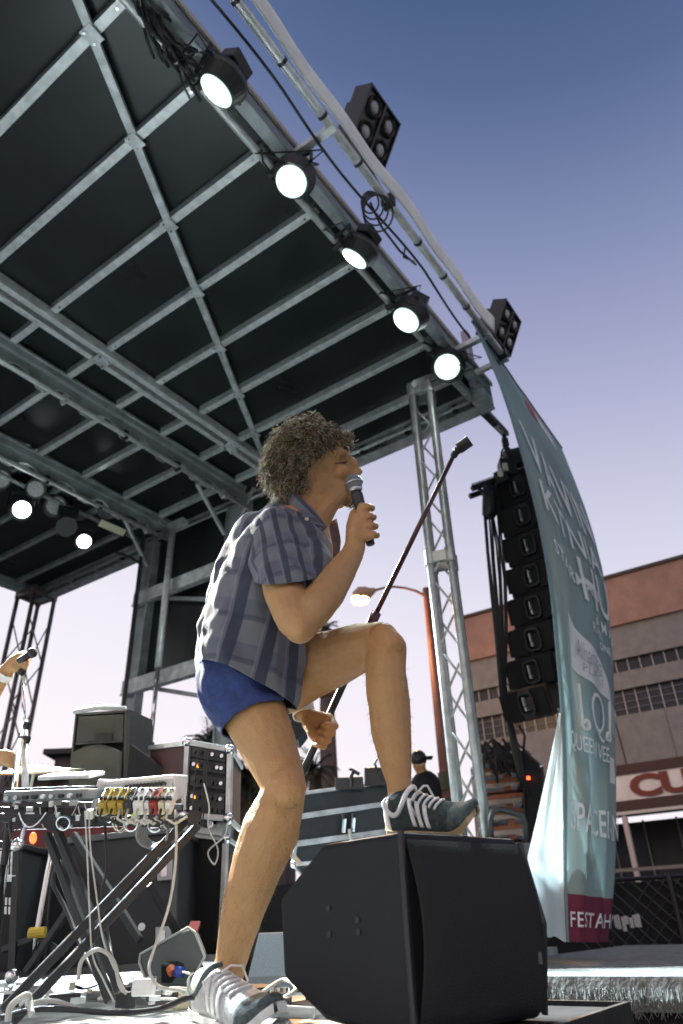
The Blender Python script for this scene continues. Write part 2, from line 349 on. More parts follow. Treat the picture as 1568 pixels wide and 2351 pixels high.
# ================================================================== LIGHTS ON THE RIG
def spot(loc, aim, en, ang, col, size=.1, blend=.5):
    l = bpy.data.lights.new('spot', 'SPOT'); l.energy = en; l.spot_size = math.radians(ang); l.color = col; l.shadow_soft_size = size; l.spot_blend = blend
    o = bpy.data.objects.new('lamp_light', l); COL.objects.link(o); o.location = [float(a) for a in loc]
    o.rotation_euler = (Vector(loc)-Vector(aim)).to_track_quat('Z', 'Y').to_euler(); return o
def par(px, py, aim, label, lens_px=45, y=2.15, zl=4.80, on=True, group='round stage lights along the front roof edge', R=None, en=350):
    c = P(px, py, z=zl); s = S(c); r = lens_px*s; d = nrm(np.array(aim)-c); R = R or r*1.42
    t = thing('stage_light', c, label, 'stage light', group); sd, u, _ = frame(d)
    body = c-d*R*.55; g = G().ell(body, sd*R, u*R, d*R*.55, 20, 12); mk('housing', g, BLK, t, smooth=True)
    g = G().tube([c-d*R*.5, c+d*.012], [R*.99, r*1.12], 26); g.tube([c+d*.012, c+d*.014], [r*1.12, r*1.02], 26, False); rg = mk('front_ring', g, BLKM, t, smooth=False)
    g = G().disc(c+d*.018, d, r, .008, 28); mk('lens', g, LENSE if on else LENSD, rg)
    if on: g = G().disc(c+d*.021, d, r*.86, .006, 28); mk('lamp_core', g, LENS, rg)
    pipe_p = np.array([c[0], y, ZR-.07]); tp = pipe_p
    g = G().tube([body+sd*R*1.05, body+sd*R*1.1+Z*R*.6, tp+sd*.05, tp-sd*.05, body-sd*R*1.1+Z*R*.6, body-sd*R*1.05], .014, 6); mk('yoke', g, BLKM, t)
    g = G().box(body-d*R*.75+Z*.02, sd*R*1.1, u*R*.9, d*R*.5); mk('driver_box', g, BLK, t, bev=.01)
    g = G().box(tp, X*.05, Y*.09, Z*.11); mk('clamp', g, BLKM, t, bev=.006)
    g = G().tube([body-sd*R, body-sd*R*1.5-Z*.12, body-sd*R*1.2-Z*.22-X*.1, tp-X*.18], .007, 5); g.tube([body-sd*R, body-sd*R*1.9-Z*.02, tp-X*.2-Z*.05], .006, 5); mk('power_lead', g, RUB, t, smooth=True)
    if on: spot(c+d*.05, np.array(c)+d*3, en, 62, (.86, 1, .97), r*.8, .6)
    return t
par(500, 205, (.9, 5.4, 0), 'brightly lit round stage light, topmost on the front roof edge', 41)
par(670, 415, (.7, 2.2, 0), 'brightly lit round stage light, second from the top on the roof edge', 36)
par(816, 590, (2.9, 6.2, 0), 'tilted round stage light with narrow lit lens, middle of the row on the roof edge', 32)
par(934, 733, (1.9, 4.2, 0), 'lit round stage light, fourth down the front roof edge', 32)
par(1027, 842, (.6, 1.0, .2), 'lit round stage light at the roof corner above the truss tower', 29)
# rear lights (under the second main beam)
def rear(px, py, on, label, rpx, aim, y=7.45, en=0, col=(.8, .93, 1)):
    c = P(px, py, y=y); s = S(c); r = rpx*s; d = nrm(np.array(aim)-c); sd, u, _ = frame(d)
    t = thing('stage_light', c, label, 'stage light', 'small stage lights under the rear of the roof')
    g = G().tube([c-d*r*3, c-d*r*2.6, c-d*r*.6, c+d*.01], [r*.8, r*1.3, r*1.45, r*1.25], 20); mk('housing', g, BLK, t)
    g = G().disc(c+d*.012, d, r, .008, 22); mk('lens', g, LENS if on else LENSD, t)
    g = G().tube([c-d*r*1.3+sd*r*1.6, c-d*r*1.3+sd*r*1.6+Z*r*2, c-d*r*1.3-sd*r*1.6+Z*r*2, c-d*r*1.3-sd*r*1.6], .02, 6); mk('yoke', g, BLKM, t)
    g = G().box(c-d*r*1.3+Z*r*2.7, sd*r*3.2, d*r*2.6, Z*r*1.4); mk('base', g, BLK, t, bev=.02)
    if on: spot(c+d*.06, aim, en, 60, col, .12, .5)
TGT = (1.4, 1.1, .6)
rear(0, 1100, False, 'unlit round stage light at the left picture edge under the rear roof', 20, (0, 0, .2))
rear(50, 1170, True, 'glaring white stage light at far left under the rear roof', 19, TGT, en=9000)
rear(128, 1162, False, 'unlit round stage light between two glaring ones under the rear roof', 20, (0, 0, .2))
rear(193, 1243, True, 'glaring white stage light lowest and nearest the far column', 15, TGT, en=9000)
c = np.array([2.75, 7.4, ZR-.3]); d = nrm(np.array([1.42, 1.22, .42])-c); sd, u, _ = frame(d); r = .1   # unseen lamp added past the left picture edge for a rim on the legs
t = thing('stage_light', c, 'added unseen stage light beyond the left picture edge that rims the legs', 'stage light', 'small stage lights under the rear of the roof')
g = G().tube([c-d*r*3, c-d*r*.6, c+d*.01], [r*.8, r*1.45, r*1.25], 16); mk('housing', g, BLK, t); g = G().disc(c+d*.012, d, r, .008, 18); mk('lens', g, LENS, t)
spot(c+d*.06, c+d*3, 12000, 12, (1, .97, .86), .10, .4)
for k, (px, py) in enumerate(((60, 1060), (105, 1095), (165, 1110), (215, 1140), (245, 1170), (150, 1205), (90, 1120), (20, 1060))):
    c = P(px, py, y=7.35); t = thing('stage_light', c, ['black unlit fixture under the second roof beam, ' + a for a in ('next to the left edge lamp', 'above the left glaring lamp', 'above the lamp gap', 'right of the unlit round lens', 'above the pale strip light', 'just left of the lower glaring lamp', 'behind the left glaring lamp', 'nearest the left picture edge')][k], 'stage light', 'black fixtures under the second roof beam')
    d = nrm(np.array([-.5, -.6, -.6])+rng.normal(0, .2, 3)); sd, u, _ = frame(d)
    g = G().tube([c-d*.2, c+d*.1, c+d*.16], [.09, .12, .13], 14); mk('housing', g, BLK, t); g = G().box(c+Z*.2, sd*.25, d*.2, Z*.14); mk('base', g, BLK, t, bev=.01)
    g = G().disc(c+d*.165, d, .10, .004, 16); mk('lens', g, LENSD if k % 3 == 0 else BLKM, t)
a = P(260, 1212, y=7.3); t = thing('strip_light', a, 'pale cream rectangular strip light beside the column top', 'strip light')
e1 = (P(290, 1224, y=7.3)-P(230, 1198, y=7.3)); e2 = nrm(np.cross(e1, TC)); g = G().box(a, e1, e2*.13, TC*.05); mk('housing', g, BLK, t, bev=.006)
g = G().box(a+TC*.03, e1*.95, e2*.10, TC*.012); mk('diffuser', g, mat('cream_diffuser', (.62, .62, .42), .4), t)
g = G().tube([(-1, 7.4, ZR-.1), (5.7, 7.4, ZR-.1)], .027, 10); mk('light_pipe', g, ALUD, roof, smooth=True)
# blinders
def blinder(A, B, D, w, dep, label):
    A = np.array(A, float); B = np.array(B, float); D = np.array(D, float)
    u1 = B-A; u2 = D-A; k = -(u1@u2); q = (u2@u2)-(u1@u1)
    a2 = (q+math.sqrt(q*q+4*k*k))/2; a = math.sqrt(a2); b = k/a
    L = math.sqrt(u1@u1+a2); c2 = A+(u1+u2)/2; vt = -nrm(ray(*c2)); rt = nrm(RT-vt*(RT@vt)); up_ = np.cross(vt, rt)
    q0 = ray(*c2); q0 = q0/(-(q0@TC)); j = lambda u: (lambda r: r/(-(r@TC))-q0)(ray(*(c2+u)))*FP
    w1, w2 = j(u1), j(u2); w1 = w1-vt*(w1@vt); w2 = w2-vt*(w2@vt); k = -(w1@w2); q = (w2@w2)-(w1@w1); a2 = (q+math.sqrt(q*q+4*k*k))/2; a = math.sqrt(max(a2, 1e-6)); b = k/a; L = math.sqrt(w1@w1+a2)
    e1 = nrm(w1-vt*a); e2 = nrm(w2-vt*b); n = np.cross(e1, e2)
    if n@vt < 0: n = -n
    r = ray(*c2); r = r/(-(r@TC))*(w*FP/L); c = r+[0, 0, HC]
    t = thing('blinder_light', c, label, 'blinder light', 'four lamp blinders on the outrigger pipe')
    g = G().box(c-n*dep/2, e1*w, e2*w, n*dep); 
    for k in range(5): g.box(c-n*(dep+.02), e1*w*(.9-.16*k*.5), e2*.012, n*.05)
    g.box(c-n*(dep+.06), e1*w*.7, e2*w*.7, n*.12); mk('housing', g, BLK, t, bev=.008)
    g = G().box(c+n*.012, e1*w*.05, e2*w*.98, n*.03)
    for s in (-1, 1): g.box(c+n*.012+e1*s*w*.485, e1*w*.03, e2*w, n*.025); g.box(c+n*.012+e2*s*w*.485, e1*w, e2*w*.03, n*.02)
    mk('frame', g, BLKM, t)
    for i in (-1, 1):
        for j in (-1, 1):
            o = c+e1*i*w*.24+e2*j*w*.235; g = G().tube([o+n*.002, o+n*.035], [w*.19, w*.17], 22, False); g.tube([o+n*.035, o+n*.004], [w*.168, w*.13], 22, False); rm = mk('rim', g, BLKM, t)
            g = G().ell(o+n*.008, e1*w*.115, e2*w*.115, n*.028, 18, 8); mk('lamp', g, LENSD, rm, smooth=True)
    s = nrm(np.cross(n, Z)); base = np.array([c[0]+.05, 1.63, ZR+.02])
    h = e2 if abs(e2@Z) > abs(e1@Z) else e1
    g = G().tube([c-n*.05+h*w*.53*(-1 if h@Z > 0 else 1)+s*w*.4, base+s*.1, base-s*.1, c-n*.05+h*w*.53*(-1 if h@Z > 0 else 1)-s*w*.4], .016, 6); g.box(base, X*.07, Y*.1, Z*.1); mk('yoke', g, BLKM, t)
blinder((850, 193), (918, 285), (808, 310), .50, .16, 'black four lamp blinder standing higher on the outrigger pipe against blue sky')
blinder((1158, 686), (1194, 738), (1132, 770), .43, .13, 'smaller looking black four lamp blinder above the banner top')
# ================================================================== TRUSS TOWERS
def truss(cx, cy, z0, z1, w, label, m, joints=(), r=.026, rot=0., cap=True):
    t = thing('truss_tower', (cx, cy, z0), label, 'truss tower'); c = np.array([cx, cy, 0.])
    ex = np.array([math.cos(rot), math.sin(rot), 0])*w/2; ey = np.array([-math.sin(rot), math.cos(rot), 0])*w/2
    cs = [c-ex-ey, c+ex-ey, c+ex+ey, c-ex+ey]
    for q in cs: g = G().tube([q+Z*z0, q+Z*z1], r, 12); mk('chord', g, m, t, smooth=True)
    st = w*1.75; z = z0+.1; k = 0
    while z+st < z1:
        for i in range(4):
            a, b = cs[i], cs[(i+1) % 4]
            if k % 2: a, b = b, a
            g = G().tube([a+Z*z, b+Z*(z+st)], r*.32, 7); mk('lacing', g, m, t, smooth=True)
        z += st; k += 1
    for zz in list(joints)+([z1] if cap else []):
        g = G()
        for i in range(4): g.bar(cs[i]+Z*zz, cs[(i+1) % 4]+Z*zz, .05, .10)
        for q in cs: g.tube([q+Z*(zz-.07), q+Z*(zz+.07)], r*1.35, 10)
        mk('joint_frame', g, m, t, bev=.004)
    return t
TR = mat('truss_aluminium', (.36, .38, .37), .42, .6, 12, .2, .1, 30)
tc_ = P(968, 905, z=4.72)
tw = truss(tc_[0], tc_[1], -1.1, 4.72, .175, 'grey aluminium truss tower standing at the near right roof corner', TR, (2.86,), r=.031, rot=.32)
g = G().bar((4.75, 2.36, 4.74), (5.15, 2.1, 5.08), .06, .05); mk('top_arm', g, ALU, tw)
g = G().tube([P(965, 905, d=5.3)+np.array([0, 0, .0])+Z*.1+X*.05*math.cos(t)+Z*.06*math.sin(t) for t in np.linspace(0, 6.2, 12)], .008, 5); mk('ring', g, CHR, tw)
truss(5.75, 10.15, -1.1, 5.05, .40, 'dark truss tower under the far left rear roof corner', mat('sodium_tinted_truss', (.20, .17, .16), .45, .5, 10, .3), (2.0,), r=.034, rot=.1)  # orange tint of the sodium light put into the dark metal colour
for x in xs:
    yb = 4.46-(4.72-x)*.528
    if 2.2 < yb < 4.6:
        g = G().box((x, yb, ZR-.034), X*.12, Y*.10, Z*.008); mk('gusset_plate', g, ALUD, roof)
        for s_ in (-1, 1): g = G().tube([(x+s_*.04, yb+.02, ZR-.038), (x+s_*.04, yb+.02, ZR-.05)], .009, 6); mk('bolt', g, CHR, roof)
    for y_ in (2.25, 4.62):
        g = G().tube([(x, y_, ZR-.008), (x, y_, ZR-.02)], .010, 6); mk('bolt', g, CHR, roof)
# ================================================================== HANGING SPEAKERS
arm_end = P(1155, 990, y=2.17)
arm = thing('hoist_beam', (6, 2.17, 5.1), 'dark steel beam sticking out past the roof corner and carrying the hanging speakers', 'beam')
g = G().bar((5.1, 2.17, 5.09), arm_end+X*.05, .07, .09); mk('beam', g, ALUD, arm, bev=.004); g = G().bar((5.75, 2.17, 5.085), arm_end+X*.08, .078, .06); mk('tip_sleeve', g, BLKM, arm, bev=.004)
g = G().tube([P(1075, 780, y=2.1), P(1100, 905, y=2.1), P(1120, 935, y=2.15)], .008, 5)
pts = [P(*q, y=2.15) for q in ((1085, 860), (1105, 915), (1118, 940), (1135, 965), (1150, 985))]; g = G().tube(pts, .011, 6); mk('safety_cable', g, RUB, arm)
g = G()
for k in range(4):
    c = pts[1]*(1-k/4)+pts[3]*k/4; g.tube([c+Z*.05*math.cos(t)+X*.02*math.sin(t) for t in np.linspace(0, 6.28, 9)], .007, 5)
mk('shackle', g, BLKM, arm)
la = thing('hanging_speaker_array', P(1200, 1400, d=6.6), 'curved column of eight black speaker cabinets hanging beside the banner', 'speaker array')
LC = [(1193, 1120), (1205, 1185), (1217, 1253), (1225, 1325), (1229, 1397), (1229, 1470), (1226, 1543), (1214, 1616)]
tilt = [0, 0, 1, 2, 4, 6, 9, 17]
LAD = nrm(-X*.62-Y*.18)                                        # facing direction (to the picture left and viewer)
LAF = nrm(np.array([-.97, .06, 0]))                          # the fronts look towards the audience
for k, ((px, py), tl) in enumerate(zip(LC, tilt)):
    c = P(px-4, py, d=6.5); s = S(c); tr = math.radians(tl*.9+2)
    f = nrm(LAF*math.cos(tr)-Z*math.sin(tr)); sd = nrm(np.cross(f, Z)); u = np.cross(sd, f)
    H = 72*s*1.02; W = 112*s; D_ = .42
    a = c-f*D_/2
    if sd@RT < 0: sd = -sd
    # wedge shaped cabinet: front tall, back shorter
    def cab(wl, wr, fr, bk, hf, hb): return [c+sd*wl+u*hf/2+f*fr, c+sd*wl-u*hf/2+f*fr, c+sd*wl-u*hb/2+f*bk, c+sd*wl+u*hb/2+f*bk]
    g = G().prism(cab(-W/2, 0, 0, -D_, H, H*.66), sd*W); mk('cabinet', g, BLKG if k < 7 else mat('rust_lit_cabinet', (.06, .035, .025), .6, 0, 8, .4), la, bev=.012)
    for sgn in (-1, 1):                                          # grille halves angled outwards
        x0, x1 = (.14, .5); g = G(); g.prism([c+sd*sgn*W*x0+u*H*.44+f*.004, c+sd*sgn*W*x0-u*H*.44+f*.004, c+sd*sgn*W*x1-u*H*.40+f*.06, c+sd*sgn*W*x1+u*H*.40+f*.06], f*.012); mk('grille', g, mat('speaker_grille', (.010, .010, .011), .9, 0, 0, 0, .9, 300), la)
    g = G()
    for i in range(24):
        t0, t1 = 2*math.pi*i/24, 2*math.pi*(i+1)/24
        def se(t, q): cx_ = math.copysign(abs(math.cos(t))**.5, math.cos(t)); sy = math.copysign(abs(math.sin(t))**.5, math.sin(t)); return sd*cx_*W*.17*q+u*sy*H*.36*q
        o = c+sd*W*.03+f*.055
        g.add([o+se(t0, 1), o+se(t1, 1), o+se(t1, .84), o+se(t0, .84)], [(0, 1, 2, 3)]); g.add([o+se(t0, .84), o+se(t1, .84), o+se(t1, .55)-f*.06, o+se(t0, .55)-f*.06], [(0, 1, 2, 3)])
        g.add([o+se(t0, 1), o+se(t1, 1), o+se(t1, 1)-f*.06, o+se(t0, 1)-f*.06], [(3, 2, 1, 0)])
    hn = mk('horn', g, BLKM, la)
    g = G().box(c+sd*W*-.03+f*.02+u*H*.08, sd*.014, f*.05, u*H*.26); g.box(c+sd*W*-.02+f*.02-u*H*.14, sd*.02, f*.05, u*H*.12); mk('driver', g, mat('driver_grey', (.42, .44, .45), .4, .4), hn)
    for sgn in (-1, 1):
        g = G(); g.box(c+sd*sgn*W*.505-f*.05, sd*.012, f*.05, u*H*.9); g.box(c+sd*sgn*W*.508-f*.05-u*H*.35, sd*.014, f*.035, u*H*.10); mk('rigging_plate', g, BLKM, la)
    g = G().box(c+sd*W*.515-f*.12-u*H*.38, sd*.01, f*.05, u*.03); mk('label', g, WHT, la)
top = P(1192, 1078, d=6.55)
sdA = nrm(np.cross(LAF, Z)); sdA = sdA if sdA@RT > 0 else -sdA
bl = P(1083, 1122, d=6.5); br = P(1218, 1075, d=6.6)
fr = thing('rigging_frame', top, 'black toothed rigging bar over the hanging speaker column', 'rigging frame')
g = G().bar(bl, br, .05, .05); g.bar(bl+FH*.16, br+FH*.16, .05, .05); mk('bar', g, BLKM, fr)
g = G()
for k in range(26):
    q = bl+(br-bl)*(k+.5)/26; g.box(q+Z*.038, RH*.013, FH*.05, Z*.03)
mk('teeth', g, BLKM, fr)
g = G().bar(bl+RH*.08, P(1120, 1150, d=6.55), .03, .03); mk('strut', g, BLKM, fr); g = G().bar(P(1150, 1085, d=6.5), P(1160, 1110, d=6.5), .14, .14); mk('strut', g, BLKM, fr)
mo = thing('chain_hoist', P(1180, 1055, d=6.55), 'black chain hoist motor above the speaker column under the beam tip', 'chain hoist')
a = P(1160, 1058, d=6.5); b = P(1195, 1050, d=6.5); g = G().tube([a-RH*.02, a, b, b+RH*.02], [.06, .115, .12, .08], 18); mk('motor', g, BLK, mo, bev=.01)
g = G().box(P(1165, 1078, d=6.5), RH*.18, FH*.16, Z*.22); mk('gear_case', g, BLKM, mo, bev=.01)
for q in ((1148, 1085), (1160, 1072)): g = G().box(P(*q, d=6.35), RH*.05, FH*.03, Z*.09); mk('label', g, mat('cream_tape', (.6, .6, .48), .6), mo)
g = G().tube([arm_end-Z*.03+RH*.02*math.sin(k*1.6)*0+Z*(-.30*k/10) for k in range(11)], [.018 if k % 2 else .03 for k in range(11)], 6); g.box(arm_end-Z*.17, RH*.07, FH*.05, Z*.11); mk('hook_chain', g, BLKM, mo)
g = G().tube([arm_end-Z*.3, P(1150, 1045, d=6.5), P(1147, 1075, d=6.5)], .009, 5); g.tube([P(1155+12*math.cos(t)+8, 1040+12*math.sin(t), d=6.45) for t in np.linspace(2.4, 6.6, 12)], .011, 5); mk('lead', g, RUB, mo, smooth=True)
bg_ = thing('chain_bag', P(1124, 1188, d=6.45), 'black cylindrical chain bag hanging left of the speaker column', 'chain bag')
g = G().tube([P(1123, 1120, d=6.45), P(1123, 1150, d=6.45), P(1124, 1180, d=6.45), P(1126, 1187, d=6.45)], [.065, .075, .08, .06], 18); mk('bag', g, BLK, bg_, smooth=True)
g = G().tube([P(1110, 1112, d=6.45), P(1113, 1130, d=6.4), P(1135, 1130, d=6.4), P(1140, 1108, d=6.45)], .01, 5); mk('handle', g, RUB, bg_)
for k, pts in enumerate(([(1112, 1185), (1118, 1270), (1128, 1360), (1137, 1460), (1150, 1600)], [(1124, 1185), (1131, 1290), (1140, 1400), (1147, 1500), (1155, 1600)], [(1128, 1185), (1140, 1250), (1146, 1330), (1152, 1450), (1158, 1590)], [(1140, 1150), (1148, 1250), (1157, 1330), (1160, 1450), (1156, 1560)], [(1165, 1655), (1175, 1710), (1188, 1760), (1200, 1810)], [(1172, 1660), (1186, 1720), (1196, 1770), (1215, 1830)], [(1190, 1665), (1205, 1690), (1200, 1740)])):
    g = G()
    for j in range(2 if k < 6 else 1):
        g.tube([P(q[0]+j*4+random.uniform(-1, 1), q[1], d=6.3+.05*k) for q in pts], .011 if k < 4 else .013, 5)
    tag(mk('signal_cable', g, RUB, smooth=True), ['black cable pair at the far left beside the speaker column', 'black cable pair second from left beside the speaker column', 'black cable pair third from left beside the speaker column', 'black cable pair hugging the back edge of the speaker column', 'black cables dropping from the speaker column towards the orange lit racks', 'thick black cables dropping behind the orange lit racks', 'short cable loop below the lowest speaker cabinet'][k], 'cable', 'cables running down beside the speaker column')
# ================================================================== BANNER
Ledge = [(0, 1085, 740, 4.78), (.10, 1148, 885, 4.8), (.22, 1200, 1060, 4.85), (.32, 1235, 1200, 4.9), (.43, 1262, 1350, 4.9), (.54, 1276, 1500, 4.9), (.65, 1288, 1650, 4.9), (.76, 1293, 1800, 4.9), (.90, 1292, 2000, 4.85), (1, 1300, 2163, 4.8)]
Redge = [(0, 1290, 1030, 7.9), (.10, 1345, 1165, 7.6), (.22, 1385, 1300, 7.2), (.32, 1400, 1405, 6.9), (.43, 1409, 1510, 6.6), (.54, 1411, 1610, 6.3), (.65, 1413, 1720, 6.0), (.76, 1415, 1850, 5.8), (.90, 1415, 2020, 5.6), (1, 1396, 2163, 5.5)]
def itp(tab, v): return np.array([np.interp(v, [r[0] for r in tab], [r[k] for r in tab]) for k in (1, 2, 3)])
Lc = []; 
def sm(tab, v):
    return sum(itp(tab, min(max(v+o, 0), 1))*w_ for o, w_ in ((-.05, .25), (0, .5), (.05, .25))) if 0 < v < 1 else itp(tab, v)
def ban(u, v, off=0.):
    # horizontal rows of cloth between the inner edge and the outer edge, curling away
    l = sm(Ledge, v); r = sm(Redge, v); pl_ = P(l[0], l[1], d=l[2]); pr_ = P(r[0], r[1], d=r[2])
    a = (1-math.cos(u*math.pi/2*.97)); b = math.sin(u*math.pi/2*.97)
    k = min(v/.25, 1)                                            # top: straight along pipe ; below: curling
    s1 = u*(1-k)+b*k; s2 = u*(1-k)+(a*.8+.2*b)*k
    p = P(l[0]+(r[0]-l[0])*s1, l[1]+(r[1]-l[1])*s1, d=l[2]+(r[2]-l[2])*s2)
    wv = .035*math.sin(u*9+v*5)*math.sin(math.pi*min(1, v*1.3))+.02*math.sin(u*21+v*9+1)*min(1, v*3)+.012*noise.noise(Vector((u*9, v*12, 0)))
    n = nrm(-Y*.8-X*.5); return p+n*(wv*(.25+.75*math.sin(math.pi*min(max(u, 0), 1)))+off)
def clothmat(name, teal, bandc=None):
    m = bpy.data.materials.new(name); m.use_nodes = True; nt = m.node_tree; b = nt.nodes['Principled BSDF']; out = nt.nodes['Material Output']
    b.inputs['Base Color'].default_value = teal+(1,); b.inputs['Roughness'].default_value = .75
    tr = nt.nodes.new('ShaderNodeBsdfTranslucent'); tr.inputs[0].default_value = teal+(1,); mx = nt.nodes.new('ShaderNodeMixShader'); mx.inputs[0].default_value = .35
    wv = nt.nodes.new('ShaderNodeTexNoise'); wv.inputs['Scale'].default_value = 380; bp = nt.nodes.new('ShaderNodeBump'); bp.inputs['Strength'].default_value = .2; bp.inputs['Distance'].default_value = .004
    n2 = nt.nodes.new('ShaderNodeTexNoise'); n2.inputs['Scale'].default_value = 3; r = nt.nodes.new('ShaderNodeValToRGB')
    r.color_ramp.elements[0].color = tuple(c*.8 for c in teal)+(1,); r.color_ramp.elements[1].color = tuple(min(1, c*1.15) for c in teal)+(1,)
    nt.links.new(n2.outputs[0], r.inputs[0]); nt.links.new(r.outputs[0], b.inputs['Base Color']); nt.links.new(r.outputs[0], tr.inputs[0])
    nt.links.new(wv.outputs[0], bp.inputs['Height']); nt.links.new(bp.outputs[0], b.inputs['Normal'])
    nt.links.new(b.outputs[0], mx.inputs[1]); nt.links.new(tr.outputs[0], mx.inputs[2]); nt.links.new(mx.outputs[0], out.inputs[0]); return m
TEAL = clothmat('teal_mesh_cloth', (.20, .295, .295)); MAGE = clothmat('magenta_print', (.13, .02, .05)); PALE = clothmat('pale_print', (.86, .90, .90)); TEAL_LIT = clothmat('lit_teal_cloth', (.50, .60, .62))
bn = thing('festival_banner', P(1300, 2163, d=4.9), 'tall teal printed banner curling in the wind from the pipe down to the mat', 'banner')
g = G()
g.grid(lambda u, v: ban(u, v*.93), 40, 110)
mk('cloth', g, TEAL, bn, smooth=True)
g = G().grid(lambda u, v: ban(u, .93+.07*v), 40, 8); mk('magenta_band', g, MAGE, bn, smooth=True)
g = G().tube([ban(u, 0)+Z*.01 for u in np.linspace(0, 1, 20)], .014, 6); mk('top_hem', g, mat('dark_teal_rope', (.03, .08, .09), .6), bn, smooth=True)
g = G().grid(lambda u, v: ban(-.0+.045*u, v, .006), 2, 110); mk('edge_hem', g, clothmat('hem_cloth', (.22, .32, .33)), bn, smooth=True)
# back flap folded towards the stage: light on it put into a paler teal
Fe = [(0, 1284, 1640, 4.9), (.2, 1262, 1745, 4.8), (.45, 1232, 1880, 4.7), (.72, 1198, 2022, 4.55), (.8, 1200, 2045, 4.55), (1, 1216, 2152, 4.6)]
def flap(u, v):
    e = itp(Fe, v); vv = .64+.36*v; l = sm(Ledge, vv); p0 = P(l[0], l[1], d=l[2]); p1 = P(e[0], e[1], d=e[2])
    wv = .05*math.sin(u*5+v*3)*math.sin(math.pi*u)*v+.022*math.sin(u*14+v*2)*math.sin(math.pi*u)
    return p0+(p1-p0)*u+TC*wv
g = G().grid(flap, 24, 60); mk('back_flap', g, TEAL_LIT, bn, smooth=True)
def on_banner(v2d, f, box, mirror=False, shear=0):
    v2d = np.array(v2d)[:, :2]; lo = v2d.min(0); hi = v2d.max(0); out = []
    u0, u1, v0, v1 = box
    for p in v2d:
        q = (p-lo)/(hi-lo); out.append(ban(u0+(u1-u0)*q[0], v1+(v0-v1)*q[1]+shear*q[0], .024))
    return out
def subdiv(v, f, n=1):
    me = bpy.data.meshes.new('t'); me.from_pydata([tuple(p) for p in v], [], f); bm = bmesh.new(); bm.from_mesh(me); bmesh.ops.triangulate(bm, faces=bm.faces)
    for _ in range(n): bmesh.ops.subdivide_edges(bm, edges=[e for e in bm.edges], cuts=1, use_grid_fill=False); 
    bmesh.ops.triangulate(bm, faces=bm.faces); v = [tuple(p.co) for p in bm.verts]; bm.verts.index_update(); f = [tuple(q.index for q in c.verts) for c in bm.faces]; bm.free(); bpy.data.meshes.remove(me); return v, f
def btext(s, box, bold=.02, shear=0, sp_=1.05):
    v, f = text_mesh(s, 1, sp_, bold); v, f = subdiv(v, f); g = G().add(on_banner(v, f, box, shear=shear), f); mk('lettering', g, PALE, bn)
btext('SPACELAN', (.08, .86, .78, .83), .010)
btext('FESTALHI', (.05, .82, .958, .988), .010, sp_=1.1)
btext('QUEEN VEE', (.09, .62, .66, .695), .004, sp_=.95)
btext('Q', (.36, .57, .56, .655), -.012)
btext('VAVIN', (.10, .80, .13, .20), .010)
btext('KTNIA', (.12, .74, .22, .27), .010)
btext('HUT', (.42, .95, .28, .37), .010)
btext('STARMAN', (.12, .6, .32, .345), .012); btext('A M A R A', (.50, .95, .385, .41), .012); btext('RAIN', (.46, .6, .41, .43), -.01)
btext('ONE DAY', (.55, .9, .435, .452), .012)
for sx in (0, 1):                                                # curling ornaments either side of the Q
    g = G(); pts2 = []
    for t in np.linspace(0, 1, 26):
        if t < .45: q = (.27, .56+.075*t/.45)
        else: a = (t-.45)/.55*6.6; rr = .042*(1-.7*(t-.45)/.55); q = (.30-rr*math.cos(a)*1.0+(.0), .635+.3*rr*math.sin(a))
        u = q[0] if not sx else .93-q[0]; pts2.append(ban(u, q[1], .012))
    g.tube(pts2, .016 if not sx else .012, 5); mk('ornament', g, PALE, bn, smooth=True)
def patch(poly, mt, n=10, off=.01, name='printed_patch'):
    (a, b, c, d) = [np.array(q) for q in poly]
    g = G().grid(lambda u, v: ban(*((a*(1-u)+b*u)*(1-v)+(d*(1-u)+c*u)*v), off), n, n); mk(name, g, mt, bn, smooth=True)
patch(((.19, .435), (.55, .475), (.74, .56), (.20, .535)), PALE, 14)
patch(((.70, .665), (.86, .67), (.86, .72), (.70, .72)), PALE, 6)
patch(((.80, .54), (.93, .56), (.95, .63), (.86, .62)), clothmat('faint_print', (.36, .50, .51)), 8)
patch(((.62, .005), (.80, .008), (.80, .04), (.62, .035)), PALE, 4); patch(((.52, .004), (.61, .006), (.61, .035), (.52, .03)), mat('red_print', (.35, .02, .04), .7), 4, .014)
v, f = text_mesh('Alhambra', 1, 1, -.01); v, f = subdiv(v, f); g = G().add(on_banner(v, f, (.27, .55, .468, .505), shear=.012), f)
g.v = [tuple(np.array(p)-Y*.006) for p in g.v]; mk('lettering', g, mat('grey_print', (.22, .24, .25), .7), bn)
v, f = text_mesh('PLACE', 1, 1.2, -.01); v, f = subdiv(v, f); g = G().add(on_banner(v, f, (.32, .56, .513, .53), shear=.01), f)
g.v = [tuple(np.array(p)-Y*.006) for p in g.v]; mk('lettering', g, MT['grey_print'], bn)
